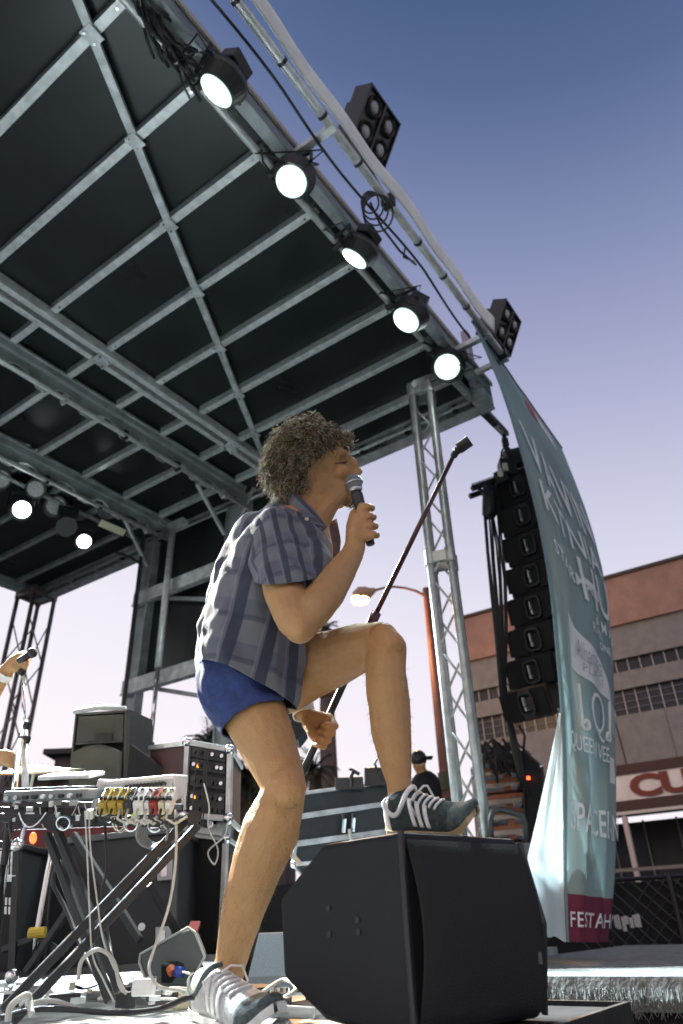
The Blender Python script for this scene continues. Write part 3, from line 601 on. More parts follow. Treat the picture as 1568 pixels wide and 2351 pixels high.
# ================================================================== BUILDING ACROSS THE STREET
XB = 22.
STU = mat('grey_stucco', (.195, .193, .194), .9, 0, 3.5, .12, .5, 25); SAL = mat('salmon_stucco', (.30, .185, .15), .9, 0, 3, .12, .5, 25)
BRN = mat('brown_fascia', (.05, .022, .02), .7); GLS = mat('dark_tinted_glass', (.015, .018, .03), .4, 0, 6, .4, spec=.3); SGN = mat('white_sign_face', (.62, .60, .60), .6, 0, 2, .1); SRED = mat('red_brown_letters', (.14, .022, .010), .6)
bd = thing('shop_building', (XB+6, -8, -1.15), 'wide two storey shop building with salmon top band and dark window strips', 'building')
y0, y1 = -26, 10.15
def fac(za, zb, mt, nm, x=XB, dep=.3): g = G().box((x+dep/2, (y0+y1)/2, (za+zb)/2), X*dep, Y*(y1-y0), Z*(zb-za)); return mk(nm, g, mt, bd)
fac(8.05, 9.62, SAL, 'wall', XB-.12, 12); fac(7.02, 8.05, STU, 'wall', XB, 11.9); fac(6.10, 6.62, STU, 'wall', XB, 11.9); fac(4.55, 5.35, STU, 'wall', XB, 11.9); fac(3.92, 4.55, STU, 'wall', XB, 11.9)
fac(9.62, 9.72, mat('dark_roof_edge', (.05, .04, .045), .7), 'roof', XB-.2, 12.2)
fac(6.62, 7.02, GLS, 'window', XB+.15, 11.5); fac(5.35, 6.10, GLS, 'window', XB+.15, 11.5)
MUL = mat('pale_mullion', (.42, .40, .38), .5)
for za, zb, st in ((6.62, 7.02, .36), (5.35, 6.10, .36)):
    y = y0+.2
    while y < y1:
        if -6 < y < 10: g = G().box((XB+.125, y, (za+zb)/2), X*.05, Y*.022, Z*(zb-za)); mk('mullion', g, MUL, bd)
        y += st
for zz in (5.55, 5.75, 5.95): g = G().box((XB+.13, (y0+y1)/2, zz), X*.03, Y*(y1-y0), Z*.02); mk('transom', g, mat('blue_grey_transom', (.10, .13, .18), .5), bd)
g = G().tube([(XB-.02, 5.55, 5.3), (XB-.02, 5.5, 4.0)], .018, 5); mk('wall_cable', g, RUB, bd)
for yy in (9.0, 7.2, 1.0, 4.1): g = G().box((XB-.004, yy, 4.65), X*.012, Y*.02, Z*1.4); mk('control_joint', g, mat('joint_shadow_grey', (.12, .11, .10), .9), bd)
fac(3.66, 3.92, BRN, 'fascia', XB-.4, .9); fac(2.72, 2.98, BRN, 'fascia', XB-.4, .9); fac(2.98, 3.66, SGN, 'sign_panel', XB-.35, .8); fac(2.62, 2.70, mat('pale_trim', (.5, .48, .46), .6), 'trim', XB-.45, .1)
def sign_word(s, ya, yb, za, zb):
    v, f = text_mesh(s, 1, .98, .045, .02); v = np.array(v); lo = v.min(0); hi = v.max(0)
    g = G(); g.add([(XB-.37-p[2], ya+(yb-ya)*(p[0]-lo[0])/(hi[0]-lo[0]), za+(zb-za)*(p[1]-lo[1])/(hi[1]-lo[1])) for p in v], [q[::-1] for q in f]); mk('lettering', g, SRED, bd)
aa = P(1437, 1770, x=XB-.38); bb = P(1568, 1765, x=XB-.38)
wl = abs(aa[1]-bb[1]); sign_word('CUTS', aa[1], aa[1]-wl*1.95, 3.02, 3.62)
sign_word('HAIR', P(1246, 1770, x=XB-.38)[1], aa[1]+.55, 3.02, 3.62)
# recessed shopfront
fac(-1.15, 2.62, mat('dark_shopfront', (.016, .017, .018), .6, 0, 2, .5), 'shop_wall', XB+1.6, 9)
for k, yy in enumerate(np.arange(-5.6, 10, .95)):
    g = G().box((XB+1.55, yy, .75), X*.06, Y*.05, Z*3.8); mk('shop_mullion', g, mat('dim_frame', (.16, .15, .14), .5, .2), bd)
for k, yy in enumerate(np.arange(-5.1, 9.5, 1.9)):
    g = G().box((XB+1.575, yy, .9), X*.02, Y*.85, Z*2.9); mk('shop_window', g, GLS, bd)
    if k % 2: g = G().box((XB+1.54, yy+.2, 1.3), X*.02, Y*.4, Z*.5); mk('window_poster', g, mat('dim_poster', (.10, .11, .09), .6), bd)
for q in ((1430, 1460, 1860, 1998), (1200, 1205, 1880, 2000)):
    a = P(q[0], q[2], x=XB-.35); b = P(q[1], q[3], x=XB-.35); g = G().box((XB-.35, a[1], .72), X*.12, Y*.13, Z*3.8); mk('canopy_post', g, mat('pale_post', (.42, .38, .37), .6), bd)
g = G().box((XB-.9, 0, 1.25), X*.06, Y*20, Z*.08); g.box((XB-.9, 0, .35), X*.06, Y*20, Z*.05); mk('rail', g, MT['dim_frame'], bd)
# kerb and pavement across the road
g = G().box((XB-2.2, 0, -1.08), X*3.4, Y*80, Z*.14); tag(mk('pavement', g, mat('concrete_paving', (.26, .25, .24), .85, 0, 4, .2, .3, 30)), kind='structure')
# chain link fence with dark screen
fn_ = thing('chain_link_fence', (9.5, 1, -1.15), 'tall dark chain link fence with screen cloth behind the platform', 'fence')
g = G().box((9.55, -.5, -.25), X*.01, Y*9, Z*1.55); mk('screen_cloth', g, mat('fence_screen', (.012, .013, .014), .95, 0, 6, .4), fn_)
g = G()
for k in range(-40, 60):
    y = -5+k*.16
    for sg in (1, -1):
        a = np.array([9.5, y, -1.05]); b = np.array([9.5, y+sg*1.55, .53])
        if a[1] < -5 or b[1] > 4 or b[1] < -5 or a[1] > 4: continue
        g.tube([a, b], .006, 3)
ml = mk('wire_mesh', g, mat('dark_wire', (.09, .095, .10), .5, .4), fn_); ml['kind'] = 'stuff'
for y in (-5, -2.6, -.2, 2.2): g = G().tube([(9.5, y, -1.15), (9.5, y, .6)], .03, 8); mk('post', g, BLKM, fn_)
g = G().tube([(9.5, -5, .56), (9.5, 4, .56)], .022, 8); mk('top_rail', g, BLKM, fn_)
g = G()
for k in range(7): g.box(P(1412+9*k+random.uniform(-3, 3), 2118+random.uniform(-6, 6), d=7.4), RH*.035, FH*.03, Z*random.uniform(.06, .12))
tag(mk('glassware_cluster', g, mat('dull_glass', (.32, .32, .31), .25), bev=.004), 'small cluster of pale bottles and cups by the fence foot', 'bottles')
# ================================================================== STREET LAMP
SL = 18.
OR = mat('rust_brown_pole', (.16, .065, .05), .6, .2, 4, .25)
pt = P(979, 1360, d=SL); lamp = thing('street_lamp', (pt[0], pt[1], -1.15), 'brown street lamp glowing orange behind the raised knee', 'street lamp')
g = G().tube([(pt[0], pt[1], -1.15), (pt[0], pt[1], pt[2]*.5), (pt[0], pt[1], pt[2]+.12)], [.17, .14, .10], 14); mk('pole', g, OR, lamp, smooth=True)
arcp = [P(*q, d=SL) for q in ((979, 1372), (972, 1366), (955, 1357), (930, 1350), (905, 1347), (880, 1350), (858, 1356))]; g = G().tube(arcp, [.07, .05, .04, .035, .035, .035, .04], 8); mk('arm', g, OR, lamp, smooth=True)
hd = P(842, 1362, d=SL); hr = P(862, 1354, d=SL); hl = P(818, 1371, d=SL)
g = G().tube([hr, P(850, 1359, d=SL), hd, P(826, 1366, d=SL), P(810, 1368, d=SL)], [.06, .13, .20, .24, .10], 14); mk('lamp_head', g, mat('lamp_head_paint', (.35, .22, .12), .5), lamp, smooth=True)
lc = P(827, 1372, d=SL); g = G().ell(lc-Z*.06, RH*.26, FH*.2, Z*.15); mk('lamp_globe', g, mat('sodium_glow', (1, .7, .3), .3, emis=(1, .62, .25), estr=14), lamp, smooth=True)
WR = mat('green_wrap', (.05, .055, .035), .8)
for zz in (1.75, 2.35, 2.95): g = G().tube([(pt[0], pt[1], zz), (pt[0], pt[1], zz+.42)], [.19, .185], 12); mk('wrap_band', g, WR, lamp)
spot(lc-Z*.3-FH*.2, (2.0, 1.3, .7), 7000, 19, (1, .50, .16), .25, .7)
spot(lc-Z*.3+X*.2, (XB, 5, 3), 700, 150, (1, .52, .2), .25, .8)
# ================================================================== PALMS
FR = mat('palm_frond', (.05, .055, .03), .7, 0, 9, .3); TK = mat('palm_trunk', (.10, .07, .055), .9, 0, 6, .35, .6, 12); DRY = mat('dry_frond', (.13, .10, .05), .8)
def palm(base, top, r, R, n, label, droop=1.0, skirt_n=0):
    base = np.array(base); top = np.array(top); t = thing('palm_tree', base, label, 'palm tree', None)
    g = G().tube([base+(top-base)*k/8+X*.05*math.sin(k) for k in range(9)], [r*(1.25-.35*k/8) for k in range(9)], 10); mk('trunk', g, TK, t, smooth=True)
    g = G()
    for k in range(n):
        a = random.uniform(0, 6.28); e = random.uniform(-.6, 1.35) if k >= skirt_n else random.uniform(-1.4, -.9); L = R*random.uniform(.75, 1.1)
        d = np.array([math.cos(a)*math.cos(e), math.sin(a)*math.cos(e), math.sin(e)]); q = top.copy(); pr = [q]
        for j in range(6): d = nrm(d-Z*.20*droop); q = q+d*L/6; pr.append(q)
        g.tube(pr, [.03*R]+[.02*R]*5+[.006*R], 3, False)
        sd = nrm(np.cross(d, Z)+1e-6)
        for j in range(1, 7):
            for m_ in range(3):
                for sg in (-1, 1):
                    b = pr[j-1]+(pr[j]-pr[j-1])*(m_/3); dl = nrm(sd*sg*.8+(pr[j]-pr[j-1])/(L/6)*.8-Z*random.uniform(.1, .7)); tip = b+dl*L*.30*random.uniform(.7, 1.1)
                    w_ = np.cross(dl, Z)*.02*R; g.add([b-w_, b+w_, tip], [(0, 1, 2)])
    mk('crown', g, FR, t); return t
b = P(770, 1790, d=30); b[2] = -1.15; tp = P(747, 1445, d=30); palm((tp[0], tp[1], -1.15), tp, .30, .85, 46, 'tall thin fan palm whose crown shows between arm and raised thigh', 1.1, 16)
tp = P(722, 1768, d=24); palm((tp[0], tp[1], -1.15), tp, .22, .95, 60, 'short shaggy palm whose fronds show just right of the bent knee', .9, 12)
tp = P(478, 1705, d=22); palm((tp[0], tp[1], -1.15), tp, .25, .85, 60, 'dark palm top showing above the open road case', .8, 10)
tp = P(575, 1790, d=16); palm((tp[0], tp[1], -1.15), tp, .3, 1.3, 90, 'broad low palm filling the gap left of the bent knee', 1.2, 40)
tk = thing('utility_pole', P(760, 1790, d=26)*[1, 1, 0]-Z*1.15, 'brown wooden pole with fittings standing behind the lowered fist', 'pole')
a = P(766, 1790, d=26); g = G().tube([(a[0], a[1], -1.15), P(752, 1580, d=26)], [.30, .22], 10); mk('pole', g, TK, tk, smooth=True)
g = G().tube([P(752, 1600, d=26), P(750, 1580, d=26), P(748, 1560, d=26)], [.28, .4, .3], 8); mk('cap', g, OR, tk)
# low far roofs on the left
for k, (xa, ya, xb, yb) in enumerate(((128, 1735, 175, 1800), (0, 1790, 150, 1900), (420, 1870, 640, 1900))):
    a = P(xa, ya, d=20); b = P(xb, ya, d=20); wd = abs((b-a)@RH)
    h = thing('far_building', ((a+b)/2*[1, 1, 0])-Z*1.15, ['small dark roofed building just left of the grey speaker', 'low dark building behind the cymbal', 'low dark building behind the palms and the case'][k], 'building')
    zt = a[2]; g = G().box([*((a+b)/2)[:2]+FH[:2]*3, (zt-1.15)/2], RH*wd, FH*6, Z*(zt+1.15)); mk('wall', g, mat('dusk_wall', (.09, .07, .075), .9), h)
    g = G().box([*((a+b)/2)[:2]+FH[:2]*3, zt+.06], RH*(wd+.5), FH*6.6, Z*.14); mk('roof', g, mat('dark_roof', (.04, .035, .04), .8), h)
# ================================================================== PEOPLE
def remeshed(g, voxel, smooth_it=6, name='tmp'):
    me = bpy.data.meshes.new(name); me.from_pydata(g.v, [], g.f); o = bpy.data.objects.new(name, me); COL.objects.link(o)
    r = o.modifiers.new('r', 'REMESH'); r.mode = 'VOXEL'; r.voxel_size = voxel; r.adaptivity = 0
    if smooth_it: s = o.modifiers.new('s', 'SMOOTH'); s.iterations = smooth_it; s.factor = .5
    dg = bpy.context.evaluated_depsgraph_get(); dg.update(); m2 = bpy.data.meshes.new_from_object(o.evaluated_get(dg))
    bpy.data.objects.remove(o); bpy.data.meshes.remove(me)
    v = np.empty(len(m2.vertices)*3); m2.vertices.foreach_get('co', v); v = v.reshape(-1, 3)
    n = np.empty(len(m2.vertices)*3); m2.vertices.foreach_get('normal', n); n = n.reshape(-1, 3)
    f = [tuple(p.vertices) for p in m2.polygons]; bpy.data.meshes.remove(m2); return v, n, f
class VG:                                                       # arrays straight into mk()
    def __init__(s, v, f): s.v = v; s.f = f; s.m = [0]*len(f)
def chain(g, pts, n=16):                                        # pts: (px,py,d,radius_px) rounded limb
    Q = [(P(a, b, d=c), r*S(P(a, b, d=c))) for a, b, c, r in pts]
    cap3(g, Q, n); return Q
def cap3(g, Q, n=16):
    for p, r in Q: g.ell(p, X*r, Y*r, Z*r, n, max(6, n//2+1))
    for (p, r), (q, s) in zip(Q[:-1], Q[1:]):
        L = np.linalg.norm(q-p)
        if L < 1e-5: continue
        k = max(2, int(L/(.35*min(r, s)))); k = min(k, 8)
        g.tube([p+(q-p)*i/k for i in range(k+1)], [r+(s-r)*i/k for i in range(k+1)], n)
def gauss(v, c, rad): return np.exp(-((v-c)**2).sum(1)/(rad*rad))
def cut(v, f, keep):                                            # keep(v)->bool ; drop faces outside
    kp = keep(v); return [q for q in f if all(kp[i] for i in q)]
def planes(v, f, cuts):
    me = bpy.data.meshes.new('t'); me.from_pydata([tuple(p) for p in v], [], f); bm = bmesh.new(); bm.from_mesh(me)
    for co, no in cuts: bmesh.ops.bisect_plane(bm, geom=bm.verts[:]+bm.edges[:]+bm.faces[:], plane_co=tuple(co), plane_no=tuple(no), clear_outer=True)
    bm.verts.index_update(); bm.normal_update(); v = np.array([tuple(p.co) for p in bm.verts]); n = np.array([tuple(p.normal) for p in bm.verts]); f = [tuple(q.index for q in c.verts) for c in bm.faces]
    bm.free(); bpy.data.meshes.remove(me); return v, n, f
# ---- singer's head frame
KH = 1.15
HCt = P(733, 1080, d=1.86)
HF = nrm(RT*.93+TC*.22+UPc*.15); HU = nrm(UPc*.93-RT*.12+TC*.10); HU = nrm(HU-HF*(HU@HF)); HS = np.cross(HU, HF)   # forward, up, side
if HS@TC < 0: HS = -HS
def hp(f, u, s): return HCt+(HF*f+HU*u+HS*s)*KH
body = G()
# right leg (standing)
chain(body, [(560, 1585, 1.90, 82), (585, 1640, 1.86, 74), (618, 1715, 1.82, 64), (640, 1770, 1.78, 56), (654, 1808, 1.76, 50), (642, 1850, 1.78, 56), (622, 1905, 1.80, 67), (594, 1975, 1.83, 61), (566, 2060, 1.86, 53), (545, 2140, 1.88, 44), (529, 2215, 1.90, 36), (520, 2262, 1.91, 36)])
chain(body, [(519, 2262, 1.91, 31), (490, 2300, 1.93, 26)], 12); chain(body, [(519, 2270, 1.91, 28), (560, 2305, 1.84, 24)], 12)
chain(body, [(658, 1800, 1.73, 38), (664, 1818, 1.72, 36)], 12)   # kneecap
# left leg (raised)
chain(body, [(650, 1560, 2.02, 78), (700, 1535, 1.98, 74), (765, 1512, 1.92, 66), (825, 1487, 1.86, 56), (868, 1476, 1.82, 48), (888, 1490, 1.80, 46), (888, 1545, 1.80, 44), (893, 1610, 1.81, 49), (898, 1680, 1.81, 47), (908, 1745, 1.80, 38), (916, 1800, 1.79, 29), (922, 1838, 1.79, 29)])
chain(body, [(880, 1462, 1.78, 34), (896, 1480, 1.77, 32)], 12)
chain(body, [(920, 1850, 1.79, 28), (935, 1880, 1.77, 26)], 12)
# torso
for dd in (-.07, .07):
    chain(body, [(560, 1540, 1.95+dd, 72), (580, 1450, 1.94+dd, 74), (615, 1350, 1.92+dd, 78), (655, 1265, 1.90+dd, 74), (668, 1215, 1.90+dd, 56)])
chain(body, [(668, 1215, 1.90, 58), (705, 1225, 1.88, 54), (722, 1260, 1.87, 44), (728, 1310, 1.87, 36)])
chain(body, [(645, 1215, 1.78, 52), (660, 1200, 2.06, 50)])
# neck
chain(body, [(690, 1215, 1.90, 55), (706, 1182, 1.89, 51), (724, 1148, 1.88, 49), (735, 1112, 1.87, 50)])
chain(body, [(715, 1215, 1.86, 34), (752, 1160, 1.85, 26), (775, 1135, 1.85, 22)], 12)
# right arm
chain(body, [(640, 1225, 1.76, 54), (642, 1300, 1.70, 50), (655, 1360, 1.66, 49), (676, 1420, 1.62, 44), (690, 1440, 1.61, 38)])
chain(body, [(690, 1436, 1.61, 38), (718, 1400, 1.63, 45), (752, 1358, 1.66, 43), (785, 1308, 1.69, 34), (808, 1274, 1.71, 26), (815, 1255, 1.72, 25)])
# left arm
chain(body, [(665, 1215, 2.08, 48), (680, 1330, 2.12, 42), (700, 1430, 2.14, 36), (705, 1500, 2.13, 33), (700, 1570, 2.12, 30), (694, 1620, 2.11, 23), (700, 1640, 2.10, 21)])
# right hand gripping the microphone
MA, MB_ = P(812, 1108, d=1.72), P(851, 1250, d=1.745); s0 = S(MA)
def hc(*pts): chain(body, pts, 12)
hc((815, 1255, 1.715, 24), (818, 1225, 1.70, 24), (822, 1195, 1.70, 21))
for i in range(4):
    t = i/3; kx, ky = 842+14*t, 1164+63*t
    hc((818, 1232, 1.70, 18), (kx-10, ky+2, 1.69, 12.5), (kx, ky, 1.688, 9.6))
    r = 8.6-1.0*(i == 3); hc((kx, ky, 1.688, 9.4), (kx+11-2*t, ky+2, 1.715, r), (kx+9-3*t, ky+4, 1.745, r-.5), (kx-7, ky+3, 1.768, r-1.2), (kx-18, ky, 1.765, r-2))
hc((806, 1240, 1.72, 14), (806, 1208, 1.735, 12), (812, 1180, 1.75, 10.5), (828, 1163, 1.757, 9.5))
# left fist
hc((700, 1640, 2.10, 21), (716, 1650, 2.09, 21), (738, 1652, 2.08, 17), (752, 1652, 2.07, 14)); hc((712, 1660, 2.09, 20), (726, 1672, 2.08, 16))
for i, (k, m_, t_) in enumerate((((756, 1646), (770, 1667), (742, 1664)), ((753, 1657), (764, 1684), (734, 1679)), ((746, 1668), (754, 1700), (728, 1694)), ((736, 1680), (743, 1714), (722, 1708)))):
    hc((*k, 2.08, 9.5), (*m_, 2.045, 8.3), ((m_[0]+t_[0])/2, (m_[1]+t_[1])/2, 2.03, 8.0), (*t_, 2.05, 7.6))
hc((704, 1656, 2.075, 13), (716, 1684, 2.05, 10.5), (727, 1700, 2.045, 8.5))
# head
def E(f, u, s, a, b, c, n=16): body.ell(hp(f, u, s), HF*a*KH, HU*b*KH, HS*c*KH, n, 11)
E(-.015, .03, 0, .098, .092, .076); E(.035, -.035, 0, .066, .082, .060); E(.060, -.078, 0, .042, .036, .040)       # cranium, face, chin
E(.068, .045, 0, .028, .030, .058); E(.096, -.008, 0, .018, .032, .013); E(.107, -.022, 0, .015, .012, .014)        # brow ridge, nose
for s_ in (-1, 1): E(.066, -.012, .036*s_, .028, .024, .026); E(.102, -.026, .013*s_, .011, .009, .009, 10); E(.026, -.060, .046*s_, .052, .040, .026); E(-.012, -.015, .078*s_, .016, .030, .009, 12)
E(.098, -.045, 0, .016, .008, .024, 12); E(.086, -.086, 0, .016, .009, .021, 12)
bv, bn_, bf = remeshed(body, .0035, 3)
def push(c, rad, amt, dirv=None):
    global bv
    w_ = gauss(bv, c, rad)[:, None]*amt; bv = bv+(w_*(bn_ if dirv is None else dirv))
push(hp(.112, -.066, 0), .017, -.034, HF)                       # open mouth
for s_ in (-1, 1):
    push(hp(.094, .014, .032*s_), .013, -.010, HF); push(hp(.092, .007, .032*s_), .005, .003); push(hp(.10, .030, .026*s_), .012, .004); push(hp(.128, -.034, .008*s_), .004, -.006, HU)
    push(hp(-.006, -.012, .088*s_), .008, -.006)
push(hp(.10, .028, 0), .007, -.003)
# tendons, creases, muscle lumps
bv = bv+bn_*np.array([.0012*noise.noise(Vector(tuple(p*22)))+.0006*noise.noise(Vector(tuple(p*70))) for p in bv])[:, None]
for a, b, r, am in (((625, 1880, 1.745), (575, 2060, 1.82), .016, .004), ((660, 1850, 1.74), (630, 1840, 1.74), .018, -.004), ((845, 1520, 1.8), (850, 1600, 1.79), .02, .004), ((670, 1780, 1.73), (655, 1760, 1.73), .02, .004), ((700, 1400, 1.6), (690, 1450, 1.58), .012, .003)):
    for t in np.linspace(0, 1, 5): push(P(a[0]+(b[0]-a[0])*t, a[1]+(b[1]-a[1])*t, d=a[2]+(b[2]-a[2])*t), r, am)
for i in range(4): push(P(842+14*i/3, 1164+21*i, d=1.672), .007, .003)
for i in range(3): push(P(853+9*i/3, 1174+21*i, d=1.69), .004, -.004)
singer = thing('person', P(520, 2340, d=1.93), 'curly haired singer in plaid shirt and blue shorts with one foot on the monitor', 'person')
def skinmat():
    m = SKIN; nt = m.node_tree; b = nt.nodes['Principled BSDF']; link = b.inputs['Base Color'].links[0].from_socket
    at = nt.nodes.new('ShaderNodeAttribute'); at.attribute_name = 'tint'; mx = nt.nodes.new('ShaderNodeMixRGB'); mx.blend_type = 'MULTIPLY'; mx.inputs[0].default_value = 1
    nt.links.new(link, mx.inputs[1]); nt.links.new(at.outputs['Color'], mx.inputs[2]); nt.links.new(mx.outputs[0], b.inputs['Base Color']); return m
skinmat()
bo = mk('body', VG(bv, bf), SKIN, singer, smooth=True)
tint = np.ones((len(bv), 4))
def tintat(c, rad, col, k=1.0):
    w_ = (gauss(bv, c, rad)*k)[:, None]; tint[:, :3] = tint[:, :3]*(1-w_)+np.array(col)*w_
tintat(hp(.045, -.078, .03), .062, (.58, .55, .56), .8); tintat(hp(.055, -.082, 0), .050, (.50, .48, .5), .75); tintat(hp(.095, -.055, 0), .026, (.62, .55, .55), .7)       # stubble
tintat(hp(.096, -.068, 0), .016, (.10, .03, .03), 1); tintat(hp(.11, -.05, 0), .012, (.85, .45, .42), .8)        # mouth, lips
for s_ in (-1, 1): tintat(hp(.088, .018, .034*s_), .014, (.42, .34, .34), .85); tintat(hp(.098, .034, .03*s_), .010, (.40, .34, .30), .9); tintat(hp(.07, -.02, .05*s_), .03, (1.05, .80, .75), .5); tintat(hp(-.01, -.015, .08*s_), .03, (1.05, .78, .72), .6)
tintat(P(655, 1808, d=1.73), .05, (1, .82, .76), .5); tintat(P(885, 1470, d=1.76), .05, (1, .80, .72), .6); tintat(P(850, 1200, d=1.68), .05, (1, .80, .76), .6); tintat(P(740, 1690, d=2.05), .05, (1, .8, .75), .5); tintat(P(690, 1450, d=1.6), .04, (1, .8, .75), .5)
def add_tint(o, t):
    a = o.data.color_attributes.new('tint', 'FLOAT_COLOR', 'POINT'); a.data.foreach_set('color', t.ravel())
add_tint(bo, tint)
# brow hair, squeezed eye, open mouth with lips
for s_ in (-1, 1):
    g = G().tube([hp(.094-.03*t*t, .040+.010*math.sin(3*t), s_*(.014+.038*t)) for t in np.linspace(0, 1, 8)], [.003, .0055, .006, .006, .0055, .005, .004, .002], 6); mk('eyebrow', g, mat('brow_hair', (.05, .035, .02), .8, 0, 0, 0, 1, 500), singer, smooth=True)
    g = G().tube([hp(.087-.028*t*t, .014-.004*math.sin(3*t), s_*(.020+.030*t)) for t in np.linspace(0, 1, 8)], [.001, .003, .0038, .004, .0038, .003, .002, .001], 6); mk('closed_eye', g, mat('eye_crease', (.07, .03, .02), .8), singer, smooth=True)
lipc = hp(.091, -.050, .010); g = G().tube([lipc+(HU*.027*math.cos(t)+HS*.025*math.sin(t)+HF*(.004*math.cos(t)**2))*KH for t in np.linspace(0, 2*math.pi, 22)], .0055, 8); mk('lips', g, mat('lip_skin', (.26, .09, .06), .45), singer, smooth=True)
g = G().ell(lipc+HF*.000, HF*.012, HU*.027*KH, HS*.025*KH, 16, 8); mk('mouth_cavity', g, mat('mouth_dark', (.03, .006, .006), .6), singer, smooth=True)
# ---- hair: a mop of curls
HAIRC = bpy.data.materials.new('curly_hair'); HAIRC.use_nodes = True; nt = HAIRC.node_tree; b = nt.nodes['Principled BSDF']
at = nt.nodes.new('ShaderNodeAttribute'); at.attribute_name = 'tint'; nt.links.new(at.outputs['Color'], b.inputs['Base Color']); b.inputs['Roughness'].default_value = .75; b.inputs['Specular IOR Level'].default_value = .25
hg = G(); ht = []
def curl(root, out, L, cr, turns, r, col):
    out = nrm(out); s, u, _ = frame(out, HU+.01); n = 13; pts = []; ph = random.uniform(0, 6.28); sgn = random.choice((-1, 1))
    fall = random.uniform(.1, .5)
    for k in range(n):
        t = k/(n-1); a = ph+sgn*turns*6.28*t; pts.append(root+out*L*t*(1-.25*t)-Z*fall*L*t*t+(s*math.cos(a)+u*math.sin(a))*cr*min(1, t*3))
    n0 = len(hg.v); hg.tube(pts, [r]*(n-2)+[r*.7, r*.3], 3, False); ht.extend([col]*(len(hg.v)-n0))
cols = [(.14, .105, .06), (.21, .165, .095), (.07, .052, .03), (.30, .25, .165), (.40, .35, .25), (.045, .033, .02)]
k = 0
while k < 6500:
    a = random.uniform(0, 6.283); e = math.asin(random.uniform(-.75, 1)); d = HF*math.cos(e)*math.cos(a)+HS*math.cos(e)*math.sin(a)+HU*math.sin(e)
    f, u, s = d@HF, d@HU, d@HS
    if f > .35 and u < .30: continue
    if f > -.12 and u < -.05 and f > -.02: continue
    if f > .05 and u < .12: continue
    root = HCt+(HF*(-.015)+HU*.03+HF*f*.092+HU*u*.086+HS*s*.072)*KH
    L = random.uniform(.035, .105)*(1.15 if u > -.2 or f < -.3 else .8)*(1 if f < .3 else .7); o = d+rng.normal(0, .35, 3)+HU*.15
    if f > .3: o = o+HU*.15+HF*.2
    curl(root-d*.008, o, L, random.uniform(.005, .012), random.uniform(1.2, 3.0), random.uniform(.0006, .0013), (*[c*random.uniform(.8, 1.3) for c in random.choice(cols)], 1)); k += 1
for k in range(300):                                             # nape curls over the collar and stray wisps at brow and chin
    q = random.random()
    if q < .75: root = hp(random.uniform(-.10, -.05), random.uniform(-.075, 0), random.uniform(-.07, .07)); o = -HF*.7-HU*.7+rng.normal(0, .3, 3); L = random.uniform(.03, .07)
    elif q < .9: root = hp(random.uniform(.07, .09), random.uniform(.06, .09), random.uniform(-.05, .05)); o = HF*.8+HU*.2+rng.normal(0, .4, 3); L = random.uniform(.03, .06)
    else: root = hp(random.uniform(.05, .09), random.uniform(-.105, -.09), random.uniform(-.02, .02)); o = -HU+HF*.3+rng.normal(0, .3, 3); L = random.uniform(.015, .03)
    curl(root, o, L, random.uniform(.003, .009), 1.4, .0013, (*random.choice(cols), 1))
ho = mk('hair', hg, HAIRC, singer, smooth=True); add_tint(ho, np.array(ht)); ho['kind'] = 'stuff'
cg = G(); cg.ell(hp(-.040, .033, 0), HF*.092*KH, HU*.094*KH, HS*.083*KH, 26, 16); co = mk('hair_undercoat', cg, mat('dark_hair_roots', (.07, .055, .035), .8, 0, 120, .5, 1, 160), singer, smooth=True)
# body hair on the lit shin edges
lg = G()
for k in range(6000):
    i = random.randrange(len(bv)); p = bv[i]; q = p-np.array([0, 0, HC]); dep = -(q@TC); 
    px = CX+FP*(q@RT)/dep; py = CY-FP*(q@UPc)/dep
    if not ((500 < px < 690 and 1830 < py < 2200) or (830 < px < 950 and 1530 < py < 1760)): continue
    dd = nrm(bn_[i]+rng.normal(0, .25, 3)-Z*.7); lg.tube([p, p+dd*.011], [.00035, .00015], 3, False)
mk('leg_hair', lg, mat('leg_hair_brown', (.16, .10, .05), .6), singer)['kind'] = 'stuff'
